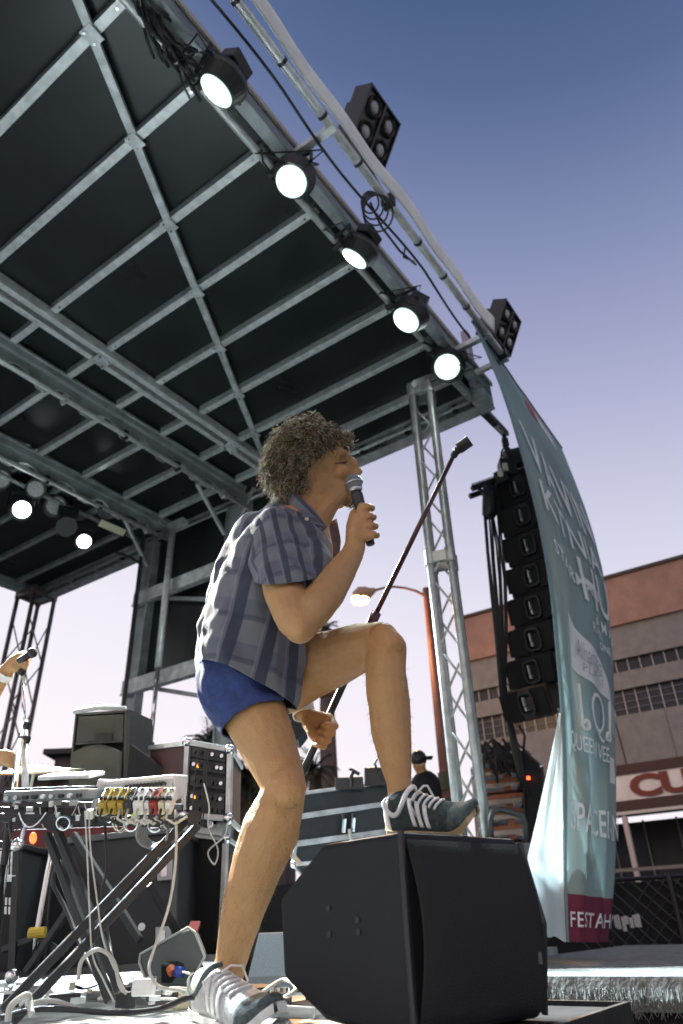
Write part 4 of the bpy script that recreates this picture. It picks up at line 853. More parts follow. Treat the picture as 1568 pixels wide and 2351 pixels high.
# ---- shirt
def plaid():
    m = bpy.data.materials.new('plaid_shirt_cloth'); m.use_nodes = True; nt = m.node_tree; b = nt.nodes['Principled BSDF']; b.inputs['Roughness'].default_value = .85; b.inputs['Sheen Weight'].default_value = .15
    at = nt.nodes.new('ShaderNodeAttribute'); at.attribute_name = 'weave'; sp = nt.nodes.new('ShaderNodeSeparateXYZ'); nt.links.new(at.outputs['Vector'], sp.inputs[0])
    def stripe(sock, per, off, duty):
        a = nt.nodes.new('ShaderNodeMath'); a.operation = 'MULTIPLY_ADD'; a.inputs[1].default_value = 1/per; a.inputs[2].default_value = off; nt.links.new(sock, a.inputs[0])
        fr = nt.nodes.new('ShaderNodeMath'); fr.operation = 'FRACT'; nt.links.new(a.outputs[0], fr.inputs[0])
        c = nt.nodes.new('ShaderNodeValToRGB'); e = c.color_ramp.elements; e[0].color = (1, 1, 1, 1); e[1].position = duty; e[1].color = (1, 1, 1, 1)
        x = e.new(duty+.03); x.color = (0, 0, 0, 1); x = e.new(.97); x.color = (0, 0, 0, 1); x = e.new(1); x.color = (1, 1, 1, 1); nt.links.new(fr.outputs[0], c.inputs[0]); return c.outputs[0]
    base = (.135, .145, .165, 1); navy = (.018, .025, .052, 1)
    def mixc(fac, amt, c1, c2):
        mu = nt.nodes.new('ShaderNodeMath'); mu.operation = 'MULTIPLY'; mu.inputs[1].default_value = amt; nt.links.new(fac, mu.inputs[0])
        mx = nt.nodes.new('ShaderNodeMixRGB'); nt.links.new(mu.outputs[0], mx.inputs[0])
        for i, c in ((1, c1), (2, c2)):
            if isinstance(c, tuple): mx.inputs[i].default_value = c
            else: nt.links.new(c, mx.inputs[i])
        return mx.outputs[0]
    c = mixc(stripe(sp.outputs[1], .115, .2, .38), .5, base, (.07, .08, .12, 1))
    c = mixc(stripe(sp.outputs[1], .115, .86, .10), .5, c, navy)
    c = mixc(stripe(sp.outputs[0], .078, .1, .36), .88, c, navy)
    c = mixc(stripe(sp.outputs[0], .078, .78, .08), .35, c, (.25, .26, .30, 1))
    n = nt.nodes.new('ShaderNodeTexNoise'); n.inputs['Scale'].default_value = 700; bp = nt.nodes.new('ShaderNodeBump'); bp.inputs['Strength'].default_value = .35; bp.inputs['Distance'].default_value = .003
    nt.links.new(n.outputs[0], bp.inputs['Height']); nt.links.new(bp.outputs[0], b.inputs['Normal'])
    nt.links.new(c, b.inputs['Base Color']); return m
PLD = plaid()
def weave(o, v, A, B, front):
    ax = nrm(B-A); fr_ = nrm(front-ax*(front@ax)); sd = np.cross(ax, fr_); q = np.array(v)-A; t = q@ax; ff = q@fr_; ss = q@sd
    u = np.arctan2(ss, ff)*.15; w_ = np.stack([u, t, 0*t], 1); a = o.data.attributes.new('weave', 'FLOAT_VECTOR', 'POINT'); a.data.foreach_set('vector', w_.ravel())
def wrinkle(v, n, axis, amp, sc, seed=0, spots=()):
    ax = nrm(axis); out = v.copy()
    for i, p in enumerate(v):
        t = p@ax; q = (p-ax*t); w1 = noise.noise(Vector((*(q*sc*1.5),))+Vector((t*sc*.55*ax[0]+seed, t*sc*.55, t*sc*.3))); w2 = noise.noise(Vector(tuple(p*sc*2.6+seed)))
        out[i] = p+n[i]*amp*((1-abs(w1)*3.2)*.6+w2*.5)
    return out
def smp(px, py, d, r): p = P(px, py, d=d); return (p, r*S(p))
tg = G()
for dd in (-.085, 0, .085):
    k = 1 if dd else 1.06
    chain(tg, [(560, 1600, 1.93+dd, 93*k), (560, 1530, 1.92+dd, 96*k), (566, 1455, 1.92+dd, 97*k), (588, 1370, 1.91+dd, 99*k), (622, 1290, 1.90+dd, 96*k), (648, 1235, 1.90+dd, 72*k)], 18)
chain(tg, [(628, 1232, 1.74, 52), (650, 1212, 1.88, 60), (668, 1200, 2.06, 52)], 18)
chain(tg, [(595, 1245, 1.86, 66), (560, 1330, 1.90, 70), (520, 1440, 1.94, 62), (512, 1520, 1.95, 60)], 18)
chain(tg, [(628, 1560, 1.86, 55), (640, 1600, 1.85, 40), (640, 1500, 1.87, 60)], 16)
tv, tn, tf = remeshed(tg, .0072, 10)
TA = P(655, 1215, d=1.9); TB = P(560, 1560, d=1.92)
hemA, hemB = P(440, 1535, d=1.93), P(668, 1622, d=1.86); hn_ = nrm(np.cross(hemB-hemA, FH)); hn_ = hn_ if hn_@Z < 0 else -hn_
ncut = P(700, 1180, d=1.9)
tv = wrinkle(tv, tn, TB-TA, .012, 9, 2)
tv = tv+tn*(.009*np.exp(-((tv-P(590, 1575, d=1.82))**2).sum(1)/.02))[:, None]
tv, tn, tf = planes(tv, tf, [((hemA+hemB)/2, hn_), (P(684, 1172, d=1.9), nrm(RT*.42+UPc*1.0)), (P(712, 1240, d=1.83), nrm(RT*.96+UPc*.12+TC*.2))])
sh = mk('shirt', VG(tv, tf), PLD, singer, smooth=True, solid=.003); weave(sh, tv, TA, TB, nrm(RT*.9+UPc*.2))
sg = G(); chain(sg, [(632, 1228, 1.755, 62), (640, 1270, 1.73, 66), (652, 1310, 1.70, 70), (664, 1350, 1.67, 74)], 18); chain(sg, [(700, 1250, 1.76, 50), (706, 1300, 1.72, 56), (708, 1330, 1.70, 52)], 16)
sv, sn, sf = remeshed(sg, .007, 8); sv = wrinkle(sv, sn, P(655, 1340, d=1.68)-P(632, 1230, d=1.76), .011, 10, 5)
sv, sn, sf = planes(sv, sf, [(P(655, 1330, d=1.68), nrm(-UPc*1.0+RT*.10-TC*0+0*Z))])
so_ = mk('sleeve', VG(sv, sf), PLD, singer, smooth=True, solid=.004); weave(so_, sv, P(632, 1230, d=1.76), P(660, 1350, d=1.68), nrm(RT))
# collar, front placket with buttons, far front panel
def strip(a_pts, b_pts, name, mt=PLD, th=.004, nu=14):
    def ip(pp, t):
        t *= len(pp)-1; i = min(int(t), len(pp)-2); return pp[i]+(pp[i+1]-pp[i])*(t-i)
    g = G().grid(lambda u, v: ip(a_pts, u)*(1-v)+ip(b_pts, u)*v+TC*.003*math.sin(u*13+v*4), nu, 4); o = mk(name, g, mt, singer, smooth=True, solid=th)
    weave(o, g.v, a_pts[0], a_pts[-1], TC) if mt is PLD else None; return o
pp = lambda L: [P(a, b, d=c) for a, b, c in L]
strip(pp([(672, 1118, 2.0), (662, 1124, 1.88), (682, 1136, 1.80), (722, 1170, 1.77), (750, 1212, 1.78)]), pp([(655, 1152, 2.03), (648, 1170, 1.88), (668, 1196, 1.755), (700, 1232, 1.735), (716, 1240, 1.755)]), 'collar')
strip(pp([(722, 1200, 1.765), (732, 1240, 1.765), (736, 1300, 1.77), (726, 1370, 1.78)]), pp([(690, 1205, 1.735), (696, 1250, 1.73), (700, 1310, 1.735), (704, 1370, 1.75)]), 'placket')
strip(pp([(772, 1190, 2.0), (782, 1240, 1.99), (776, 1300, 1.97), (765, 1400, 1.95)]), pp([(755, 1200, 1.96), (748, 1250, 1.93), (738, 1310, 1.93), (720, 1400, 1.95)]), 'shirt_front', mat('inner_shirt_cloth', (.13, .075, .065), .9, 0, 30, .3, .4, 200))
for q in ((704, 1192, 1.742), (718, 1262, 1.742), (722, 1330, 1.748)): g = G().disc(P(*q[:2], d=q[2]), TC, .006, .004, 14); mk('button', g, mat('pearl_button', (.75, .72, .66), .25), singer)
# ---- shorts
pg = G()
for dd in (-.07, .07): chain(pg, [(545, 1520, 1.94+dd, 88), (548, 1575, 1.93+dd, 92)], 18)
chain(pg, [(555, 1585, 1.90, 92), (583, 1635, 1.86, 84), (612, 1700, 1.82, 76)], 18)
chain(pg, [(600, 1565, 2.0, 84), (660, 1555, 2.0, 76)], 18)
pv, pn, pf = remeshed(pg, .008, 8); pv = wrinkle(pv, pn, P(612, 1700, d=1.82)-P(545, 1520, d=1.94), .009, 10, 9)
hs = P(590, 1655, d=1.84); dirn = nrm(P(612, 1700, d=1.82)-P(555, 1585, d=1.9))
pv2, pn2, pf2 = planes(pv, pf, [(P(600, 1652, d=1.84), nrm(dirn+UPc*-.25)), (P(665, 1555, d=1.98), nrm(RT+0*UPc))])
NAVY = mat('navy_shorts_cloth', (.022, .042, .15), .8, 0, 60, .25, .35, 300)
shr = mk('shorts', VG(pv2, pf2), NAVY, singer, smooth=True, solid=.004)
# ---- wrist band on the far wrist
g = G(); a, b = P(694, 1618, d=2.11), P(699, 1643, d=2.10); r_ = 25*S(a); g.tube([a, (a+b)/2, b], [r_*1.05, r_*.98, r_*1.04], 20, False)
mk('wrist_band', g, mat('paper_band', (.72, .72, .68), .6), singer, smooth=True, solid=.003)
# ---- shoes
def shoe(heel, toe, up, W, Hh, name, upper, stripes, solec, toec, heelc, side):
    heel = np.array(heel); toe = np.array(toe); ax = nrm(toe-heel); L = np.linalg.norm(toe-heel); up = nrm(up-ax*(up@ax)); sd = np.cross(ax, up); sd = sd if sd@side > 0 else -sd
    prof = [(0, .30, .50), (.04, .62, .72), (.12, .78, .95), (.25, .80, 1.02), (.36, .80, .92), (.48, .86, .74), (.62, .96, .58), (.76, 1.0, .48), (.88, .86, .40), (.97, .55, .28), (1, .04, .04)]
    def wh(t): return np.interp(t, [p[0] for p in prof], [p[1] for p in prof])*W/2, np.interp(t, [p[0] for p in prof], [p[2] for p in prof])*Hh
    lift = lambda t: up*(.012*max(0, (t-.75)/.25)**2*3)
    def surf(u, v):
        t = u; a = math.pi*v; w_, h_ = wh(t); ca, sa = math.cos(a), math.sin(a)
        return heel+ax*L*t+sd*w_*math.copysign(abs(ca)**.75, ca)+up*(.014+h_*sa**.8)+lift(t)
    s_ = thing_part = None
    g = G().grid(surf, 40, 24); o = mk('shoe', g, upper, singer, smooth=True, solid=.003); ORG[o.name] = ORG[singer.name]
    def sole(u, v):
        w_, _ = wh(u); w_ = w_*1.08+.002; vv = v*4
        if vv <= 1: x, z = 1-0*vv, 0+vv*.016
        elif vv <= 3: x, z = 1-(vv-1), .016
        else: x, z = -1, .016*(4-vv)
        return heel+ax*(L*1.03*u-.006)+sd*w_*x+up*z+lift(u)
    g = G().grid(sole, 40, 16); w2 = [wh(k/30)[0]*1.08+.002 for k in range(31)]
    ring = [heel+ax*(L*1.03*k/30-.006)+sd*w2[k]+lift(k/30) for k in range(31)]+[heel+ax*(L*1.03*k/30-.006)-sd*w2[k]+lift(k/30) for k in range(30, -1, -1)]
    g.add(ring, [tuple(range(62))]); q = mk('sole', g, solec, o, smooth=False)
    # stripes over the side, laces, tongue, collar, toe guard, heel tab
    for t0 in (.36, .44, .52):
        for sg in (0, 1):
            g = G().grid(lambda u, v: surf(t0+.045*u-.05*v+.02, (.03+.36*v) if not sg else (.97-.36*v))+(sd*(1 if not sg else -1)*.6+up*.5)*.004, 3, 12); mk('stripe', g, stripes, o, smooth=True, solid=.002)
    g = G().grid(lambda u, v: surf(.76+.24*u, v)+ax*.003*u+up*.002, 12, 20); mk('toe_guard', g, toec, o, smooth=True, solid=.003)
    g = G().grid(lambda u, v: surf(.0+.12*u, v)-ax*.003+up*.001, 6, 20); mk('heel_tab', g, heelc, o, smooth=True, solid=.003)
    for k in range(5):
        t = .40+.055*k; g = G().tube([surf(t, vv)+up*.004 for vv in (.34, .42, .5, .58, .66)], .0032, 6); mk('lace', g, stripes, o, smooth=True)
    g = G()
    for k in range(2): g.tube([surf(.40, .5)+up*.006, surf(.40, .5)+up*.014+sd*.02*(1-2*k)+ax*.01, surf(.42, .35+.3*k)+up*.012+sd*.025*(1-2*k), surf(.46, .3+.4*k)-up*.01+sd*.02*(1-2*k)], .0026, 5)
    mk('lace_bow', g, stripes, o, smooth=True)
    g = G().tube([surf(.02+.32*(.5-.5*math.cos(a)), .5+.42*math.sin(a))+up*.012 for a in np.linspace(0, 2*math.pi, 44)], .006, 8); mk('ankle_collar', g, heelc, o, smooth=True)
    g = G().grid(lambda u, v: surf(.34, .5)+ax*(-.015-.012*v)+sd*(u-.5)*.045+up*(.008*v-.004), 4, 6); mk('tongue', g, upper, o, smooth=True, solid=.006)
    return o
SG = mat('dark_green_suede', (.035, .05, .05), .9, 0, 90, .35, .6, 300); SWH = mat('white_leather', (.72, .72, .70), .5, 0, 40, .1, .1, 90); GUM = mat('tan_gum_sole', (.42, .33, .19), .6, 0, 40, .2)
WT = 1.62
ht_, tt_ = P(902, 1906, d=1.80), P(1106, 1903, d=1.66)
shoe(ht_, tt_, UPc*.9+TC*.1, .092, .074, 'shoe', SG, SWH, GUM, mat('grey_green_toe', (.07, .095, .095), .9, 0, 90, .3, .5, 300), SWH, TC)
shoe(P(462, 2318, d=1.99), P(640, 2372, d=1.66), UPc*.95, .098, .078, 'shoe', mat('overlit_suede', (.46, .46, .44), .8, 0, 60, .2, .4, 200), SWH, SWH, mat('grey_green_toe', (.1, .1, .1)), MT['grey_green_toe'], TC)  # floor shoe paler than its pair: overexposed light put into the suede
g = G().tube([P(466, 2245, d=1.95), P(470, 2290, d=1.97)], [26*S(P(466, 2245, d=1.95))*.5]*2, 10)
# ---- microphone in the hand
mic = thing('microphone', MA, 'silver headed handheld microphone held to the open mouth', 'microphone')
ax = nrm(MB_-MA); g = G().ell(MA, X*.026, Y*.026, Z*.026, 22, 14); mk('grille', g, mat('mic_grille', (.34, .36, .36), .4, .6, 0, 0, 1, 700), mic, smooth=True)
s1, u1, _ = frame(ax); g = G().tube([MA+ax*.0, MA+ax*.006], [.0272, .0272], 24); g.tube([MA+ax*.02, MA+ax*.032], [.022, .018], 20); mk('ring', g, mat('mic_ring', (.5, .5, .5), .3, .8), mic, smooth=True)
LM = np.linalg.norm(MB_-MA); g = G().tube([MA+ax*.028, MA+ax*.045, MA+ax*LM*.9, MA+ax*LM, MA+ax*LM*1.01], [.0165, .0175, .0125, .0125, .010], 20); mk('handle', g, BLK, mic, smooth=True)
# ---- boom mic stand, singer's empty clip
st = thing('microphone_stand', P(700, 1770, d=2.3), 'long reddish black mic stand slanting up behind the knee with an empty clip', 'mic stand')
a, b, c, d_ = P(1040, 1048, d=2.02), P(855, 1425, d=2.12), P(752, 1650, d=2.2), P(640, 1890, d=2.3)
STM = mat('red_black_tube', (.07, .028, .03), .35, .4, 8, .3)
g = G().tube([a, b], .0085, 12); mk('upper_tube', g, STM, st, smooth=True); g = G().tube([b-(b-a)*.0, c, d_], .0115, 12); mk('lower_tube', g, BLKM, st, smooth=True)
g = G().tube([b-nrm(b-a)*.03, b+nrm(b-a)*.03], .017, 14); mk('clutch', g, STM, st, smooth=True)
g = G().tube([a, P(1052, 1030, d=2.0)], .013, 10); g.box(P(1048, 1036, d=2.01), RT*.022, UPc*.02, TC*.03); mk('swivel', g, BLKM, st)
q0, q1 = P(1052, 1030, d=2.0), P(1078, 1012, d=1.98); m_ = nrm(q1-q0); cc = (q0+q1)/2; s_, u_, _ = frame(m_)
g = G()
for i in range(14):
    a0, a1 = -2.2+4.4*i/14, -2.2+4.4*(i+1)/14; w0 = [cc+(s_*math.cos(t)+u_*math.sin(t))*.021*k_ for t in (a0, a1) for k_ in (1, .78)]
    ext = m_*.05; g.prism([w0[0]-ext/2, w0[2]-ext/2, w0[3]-ext/2, w0[1]-ext/2], ext)
mk('clip', g, BLK, st)
b0 = P(560, 2140, d=2.45); b0[2] = 0
g = G().tube([d_, [d_[0]*.55+b0[0]*.45, d_[1]*.55+b0[1]*.45, .25]], .011, 10); g.tube([[d_[0]*.55+b0[0]*.45, d_[1]*.55+b0[1]*.45, .25], [b0[0], b0[1], .04]], .012, 10); mk('stem', g, BLKM, st, smooth=True)
g = G().tube([[b0[0], b0[1], 0], [b0[0], b0[1], .035]], [.12, .10], 24); mk('base', g, BLKM, st)
# ---- performer at the left edge: arm reaching to the mic stand, other hand on the keys
pe = thing('person', P(-160, 2250, d=3.0), 'performer mostly outside the left picture edge, pale forearms reaching to gear', 'person'); pb = G()
chain(pb, [(-150, 1900, 3.05, 90), (-150, 1750, 3.05, 95), (-140, 1620, 3.05, 80), (-140, 1560, 3.05, 40), (-135, 1500, 3.05, 42)]); chain(pb, [(-135, 1478, 3.05, 46), (-133, 1455, 3.05, 48)])
chain(pb, [(-170, 1900, 3.1, 60), (-160, 2080, 3.1, 50), (-160, 2230, 3.1, 34)]); chain(pb, [(-110, 1900, 3.0, 60), (-105, 2080, 3.0, 50), (-105, 2230, 3.0, 34)])
chain(pb, [(-110, 1610, 3.0, 42), (-75, 1680, 2.9, 32), (-30, 1600, 2.7, 26), (2, 1552, 2.65, 20), (14, 1540, 2.64, 17)]); chain(pb, [(14, 1540, 2.64, 16), (34, 1520, 2.63, 17), (44, 1512, 2.63, 15)], 12)
for k in range(4): chain(pb, [(40+2*k, 1506+5*k, 2.66-.02*k, 8), (56+2*k, 1500+6*k, 2.65-.02*k, 7), (68-2*k, 1506+7*k, 2.63-.02*k, 6)], 10)
chain(pb, [(30, 1530, 2.61, 9), (44, 1540, 2.60, 7), (56, 1536, 2.60, 6.5)], 10)
chain(pb, [(-120, 1620, 2.95, 40), (-90, 1750, 2.8, 32), (-40, 1760, 2.6, 24), (-4, 1742, 2.5, 19), (10, 1738, 2.49, 18)])
for k in range(4): chain(pb, [(12, 1730+7*k, 2.47, 9), (26, 1732+8*k, 2.46, 7.5), (34, 1742+7*k, 2.47, 6.5)], 10)
v_, n_, f_ = remeshed(pb, .007, 4); po = mk('body', VG(v_, f_), SKIN, pe, smooth=True); add_tint(po, np.ones((len(v_), 4)))
g = G(); a, b = P(2, 1555, d=2.65), P(12, 1542, d=2.64); g.tube([a, b], [21*S(a)]*2, 16, False); mk('wrist_band', g, MT['paper_band'], pe, solid=.003)
tg2 = G(); chain(tg2, [(-150, 1900, 3.05, 105), (-150, 1750, 3.05, 112), (-140, 1620, 3.05, 96), (-130, 1585, 3.02, 70)]); chain(tg2, [(-110, 1610, 3.0, 56), (-82, 1672, 2.9, 46)]); v_, n_, f_ = remeshed(tg2, .012, 5); mk('shirt', VG(v_, f_), BLKG, pe, smooth=True)
tg2 = G(); chain(tg2, [(-170, 1890, 3.1, 72), (-160, 2080, 3.1, 60), (-160, 2220, 3.1, 46)]); chain(tg2, [(-110, 1890, 3.0, 72), (-105, 2080, 3.0, 60), (-105, 2220, 3.0, 46)]); v_, n_, f_ = remeshed(tg2, .014, 4); mk('trousers', VG(v_, f_), BLKG, pe, smooth=True)
# ---- crew member far behind near the raised ankle
cw = thing('person', P(975, 1990, d=7.5), 'distant crew member in black with dark cap, head and shoulders showing behind the ankle', 'person'); pb = G()
chain(pb, [(975, 1900, 7.5, 30), (978, 1840, 7.5, 32), (978, 1800, 7.5, 30), (968, 1775, 7.5, 11), (962, 1757, 7.45, 15), (962, 1745, 7.45, 15)], 12)
chain(pb, [(995, 1800, 7.45, 13), (1002, 1850, 7.4, 11), (990, 1900, 7.3, 9)], 10); chain(pb, [(958, 1800, 7.5, 13), (950, 1860, 7.5, 11), (955, 1900, 7.4, 9)], 10)
chain(pb, [(962, 1900, 7.5, 16), (960, 2040, 7.5, 13), (960, 2190, 7.5, 9)], 10); chain(pb, [(988, 1900, 7.5, 16), (990, 2040, 7.5, 13), (990, 2190, 7.5, 9)], 10); chain(pb, [(972, 1754, 7.40, 5), (975, 1758, 7.40, 4)], 8)
v_, n_, f_ = remeshed(pb, .016, 3); po = mk('body', VG(v_, f_), SKIN, cw, smooth=True); add_tint(po, np.ones((len(v_), 4)))
pb = G(); chain(pb, [(975, 1900, 7.5, 36), (978, 1840, 7.5, 38), (978, 1805, 7.5, 35), (970, 1788, 7.5, 18)], 12); chain(pb, [(995, 1803, 7.45, 17), (1002, 1850, 7.4, 15), (992, 1890, 7.3, 13)], 10); chain(pb, [(958, 1803, 7.5, 17), (950, 1860, 7.5, 15)], 10)
v_, n_, f_ = remeshed(pb, .02, 3); mk('jacket', VG(v_, f_), BLKG, cw, smooth=True)
g = G(); q = P(961, 1742, d=7.45); g.ell(q, RH*.085, FH*.1, Z*.085); g.box(q+RH*.09-FH*.02, RH*.10, FH*.14, Z*.012); mk('cap', g, BLK, cw, smooth=True)
# ================================================================== MONITORS AND GEAR
def obox(c, w, d, h, yaw): # base-centre box axes
    ax = np.array([math.cos(yaw), math.sin(yaw), 0]); ay = np.array([-ax[1], ax[0], 0]); return ax, ay
GRL = mat('black_grille_cloth', (.012, .0125, .014), .75, 0, 0, 0, .8, 380)
wd = thing('floor_monitor', P(930, 2340, d=1.55)*[1, 1, 0], 'big black wedge floor monitor with the singer\'s raised shoe on it', 'floor monitor')
N = P(920, 1908, d=1.50); R_ = P(1190, 1942, d=1.72)
# profile plane: vertical, through near corner, running left and away
az = nrm(np.array([*(P(640, 2100, d=1.72)-P(920, 2100, d=1.50))[:2], 0])); nn = np.cross(az, Z)
def onpl(px, py):
    r = ray(px, py); t = ((N-[0, 0, HC])@nn)/(r@nn); return r*t+[0, 0, HC]
prof = [onpl(920, 1908), onpl(740, 1937), onpl(640, 2062), onpl(648, 2245), onpl(745, 2345)]
b0 = prof[-1].copy(); prof = prof[:5]+[np.array([*(prof[4]+az*-.12)[:2], .004]), np.array([N[0], N[1], .004])]
vec = R_-N; vec[2] = 0
R2 = P(1226, 2120, d=1.72)
g = G().prism(prof, vec); mk('cabinet', g, BLKG, wd, bev=.012)
# front grille: slightly bowed metal mesh on the face between near corner and far corner
fd = nrm(np.cross(vec, Z)); fd = fd if fd@TC > 0 else -fd
zt = N[2]; W_ = np.linalg.norm(vec)
g = G().grid(lambda u, v: N+vec*(.02+.96*u)+fd*(.006+.03*math.sin(math.pi*v))-Z*(.015+(zt-.03)*v), 12, 14); mk('grille', g, GRL, wd, smooth=True, solid=.004)
g = G().tube([N+Z*.001, np.array([N[0], N[1], .01])], .007, 8); mk('edge_trim', g, BLKM, wd)
g = G().tube([N+vec+Z*-.01+fd*.004, N+vec*1.0+fd*.036-Z*zt*.5, np.array([*(N+vec)[:2], .01])+fd*.004], .007, 8); mk('edge_trim', g, BLKM, wd)
for q in ((755, 2085), (822, 2112), (757, 2145), (824, 2140)):
    c = onpl(*q); g = G().disc(c+(nn if nn@TC > 0 else -nn)*.001, nn, .006, .004, 10); mk('screw', g, BLKM, wd)
c = N+vec*.93+fd*.030-Z*zt*.62; g = G().box(c, vec*.03, Z*.06, fd*.008); mk('badge', g, mat('dim_badge', (.1, .1, .11), .4), wd)
# other wedges
def wedge(c, yaw, w, d, h, label, m=BLKG, grille=True, name='floor_monitor', flip=False):
    c = np.array(c, float); ax = np.array([math.cos(yaw), math.sin(yaw), 0]); ay = np.array([-ax[1], ax[0], 0]); t = thing(name, c, label, 'floor monitor')
    pr = [c-ay*d/2, c+ay*d/2, c+ay*d*.42+Z*h*.75, c+ay*d*.2+Z*h, c-ay*d*.42+Z*h*.25]; pr = [p-ax*w/2 for p in pr]
    g = G().prism(pr, ax*w); mk('cabinet', g, m, t, bev=.01)
    n_ = nrm(np.cross(ax, pr[3]-pr[4])); n_ = n_ if n_[2] > 0 else -n_
    if grille: g = G().box((pr[3]+pr[4])/2+ax*w/2+n_*.004, ax*w*.92, (pr[3]-pr[4])*.92, n_*.008); mk('grille', g, GRL, t)
    return t, ax, ay
GRYP = mat('grey_blue_cabinet_paint', (.10, .125, .125), .6, 0, 0, 0, .3, 260)
# small monitor lying on its side, end panel to the viewer
c = P(400, 2222, d=2.55)*[1, 1, 0]; pts = [(330, 2185), (335, 2225), (362, 2262), (430, 2262), (470, 2205), (468, 2180), (448, 2135), (425, 2128)]
sm_ = thing('floor_monitor', c, 'small grey monitor speaker tipped on the floor with a blue plug in its back', 'floor monitor')
pr = [P(a, b, d=2.5-.12*(a-330)/140) for a, b in ((320, 2208), (343, 2272), (432, 2268), (470, 2195), (448, 2140), (432, 2128), (322, 2190))]
g = G().prism(pr, FH*.20+RH*-.03); mk('cabinet', g, GRYP, sm_, bev=.012)
g = G().tube([p+TC*.002 for p in pr+[pr[0]]], .004, 6); mk('edge_trim', g, mat('pale_edge', (.42, .46, .46), .5), sm_)
q = P(400, 2232, d=2.44); g = G().box(q, RT*.075, UPc*.055, TC*.02); mk('connector_panel', g, BLK, sm_, bev=.004)
g = G().box(P(445, 2130, d=2.46), RT*.03, UPc*.012, TC*.05); mk('red_tape', g, mat('red_tape_paint', (.3, .03, .02), .5), sm_)
g = G().tube([P(403, 2230, d=2.40), P(418, 2232, d=2.38)], .014, 10); tag(mk('plug', g, mat('blue_plug_plastic', (.03, .08, .42), .4), smooth=True), 'blue power plug in the back of the small monitor', 'plug')
g = G().tube([P(391, 2222, d=2.40), P(396, 2234, d=2.39)], .013, 8); mk('socket', g, mat('orange_part', (.5, .12, .04), .5), sm_)
t, ax, ay = wedge(P(618, 2215, d=2.9)*[1, 1, 0], math.radians(-60), .34, .30, .17, 'low dark monitor wedge with pale mesh between the shin and the big monitor', mat('blue_grey_mesh', (.16, .19, .21), .6, 0, 0, 0, .5, 300), False)
# ---- keyboard table on X legs
TZ = P(200, 1880, d=2.15)[2]
tb = thing('keyboard_stand', P(190, 2320, d=2.1)*[1, 1, 0], 'black folding X stand carrying the mixer and drum pads', 'stand')
def leg(a, b, name='leg', dbl=True, r=.014):
    o = nrm(np.cross(b-a, TC))*.017
    g = G().bar(a+o, b+o, r*1.5, r*1.5); mk(name, g, BLKM, tb, bev=.004)
    if dbl: g = G().bar(a-o, b-o, r*1.5, r*1.5); mk(name, g, BLKM, tb, bev=.004)
leg(P(118, 1905, d=2.12), P(265, 2288, d=2.0)); leg(P(445, 1885, d=2.10), P(15, 2335, d=1.88)); leg(P(200, 2050, d=2.45), P(70, 2240, d=2.5), 'rear_leg', False); leg(P(352, 2025, d=2.40), P(480, 2235, d=2.6), 'rear_leg', False); leg(P(175, 1905, d=2.5), P(330, 2150, d=2.4), 'rear_leg', False)
g = G().tube([P(325, 2128, d=2.02), P(325, 2128, d=2.12)], .009, 12); mk('pivot_bolt', g, CHR, tb)
for a, b in (((0, 1862, 2.08), (400, 1872, 2.08)), ((0, 1878, 2.02), (410, 1890, 2.04)), ((10, 1845, 2.45), (420, 1855, 2.45))):
    g = G().bar(P(*a[:2], d=a[2]), P(*b[:2], d=b[2]), .022, .022); mk('rail', g, BLKM, tb, bev=.004)
for q in ((118, 1888), (445, 1876), (200, 1880)): g = G().tube([P(q[0], q[1], d=2.0), P(q[0], q[1], d=2.1)], .02, 10); mk('end_cap', g, BLK, tb)
for q in ((145, 1890), (300, 1893), (355, 1895)):
    c = P(*q, d=1.99); g = G().tube([c+RT*.018*math.cos(t)+UPc*.018*math.sin(t) for t in np.linspace(0, 6.28, 16)], .0028, 5); mk('ring', g, CHR, tb)
# ---- devices
def device(name, px0, py0, px1, py1, d, depth, h, m, label, cat, tilt=0., knobs=0, bev=.004):
    a = P(px0, py1, d=d); b = P(px1, py1, d=d); c = (a+b)/2; ax = nrm((b-a)*[1, 1, 0]); w_ = np.linalg.norm((b-a)[:2]); ay = nrm(np.cross(Z, ax)); ay = ay if ay@FH > 0 else -ay
    t = thing(name, c, label, cat); az_ = nrm(Z*math.cos(tilt)-ay*math.sin(tilt)); ay2 = nrm(ay*math.cos(tilt)+Z*math.sin(tilt)); cc = c+ay2*depth/2+az_*h/2
    g = G().box(cc, ax*w_, ay2*depth, az_*h); mk('case', g, m, t, bev=bev); return t, cc, ax, ay2, az_, w_
t, cc, ax, ay, az_, w_ = device('drum_machine', 5, 1790, 198, 1838, 2.05, .26, .028, mat('grey_pad_case', (.20, .22, .22), .5, 0, 12, .3), 'grey sampler with square pads tilted on the stand at left', 'sampler', .15)
for i in range(4):
    for j in range(2): g = G().box(cc+ax*(-w_*.36+w_*.24*i)+ay*(-.06+.11*j)+az_*.018, ax*w_*.19, ay*.085, az_*.008); mk('pad', g, BLK, t, bev=.003)
for i in range(9):
    g = G().tube([cc-ay*.131+ax*(-w_*.42+w_*.105*i)-az_*.004, cc-ay*.150+ax*(-w_*.42+w_*.105*i)-az_*.004], .006, 8); mk('jack', g, random.choice((CHR, BLK, WHT)), t)
t, cc, ax, ay, az_, w_ = device('tablet', 85, 1760, 205, 1790, 2.18, .14, .012, WHT, 'pale flat tablet lying on top of the sampler', 'tablet', .25)
g = G().box(cc+az_*.007, ax*w_*.9, ay*.12, az_*.002); mk('screen', g, mat('dim_blue_screen', (.08, .16, .2), .2), t)
a_, b_ = P(240, 1790, d=2.16), P(398, 1796, d=2.10); ax = nrm((b_-a_)*[1, 1, 0]); w_ = np.linalg.norm((b_-a_)[:2]); ay = nrm(np.cross(Z, ax)); ay = ay if ay@FH > 0 else -ay
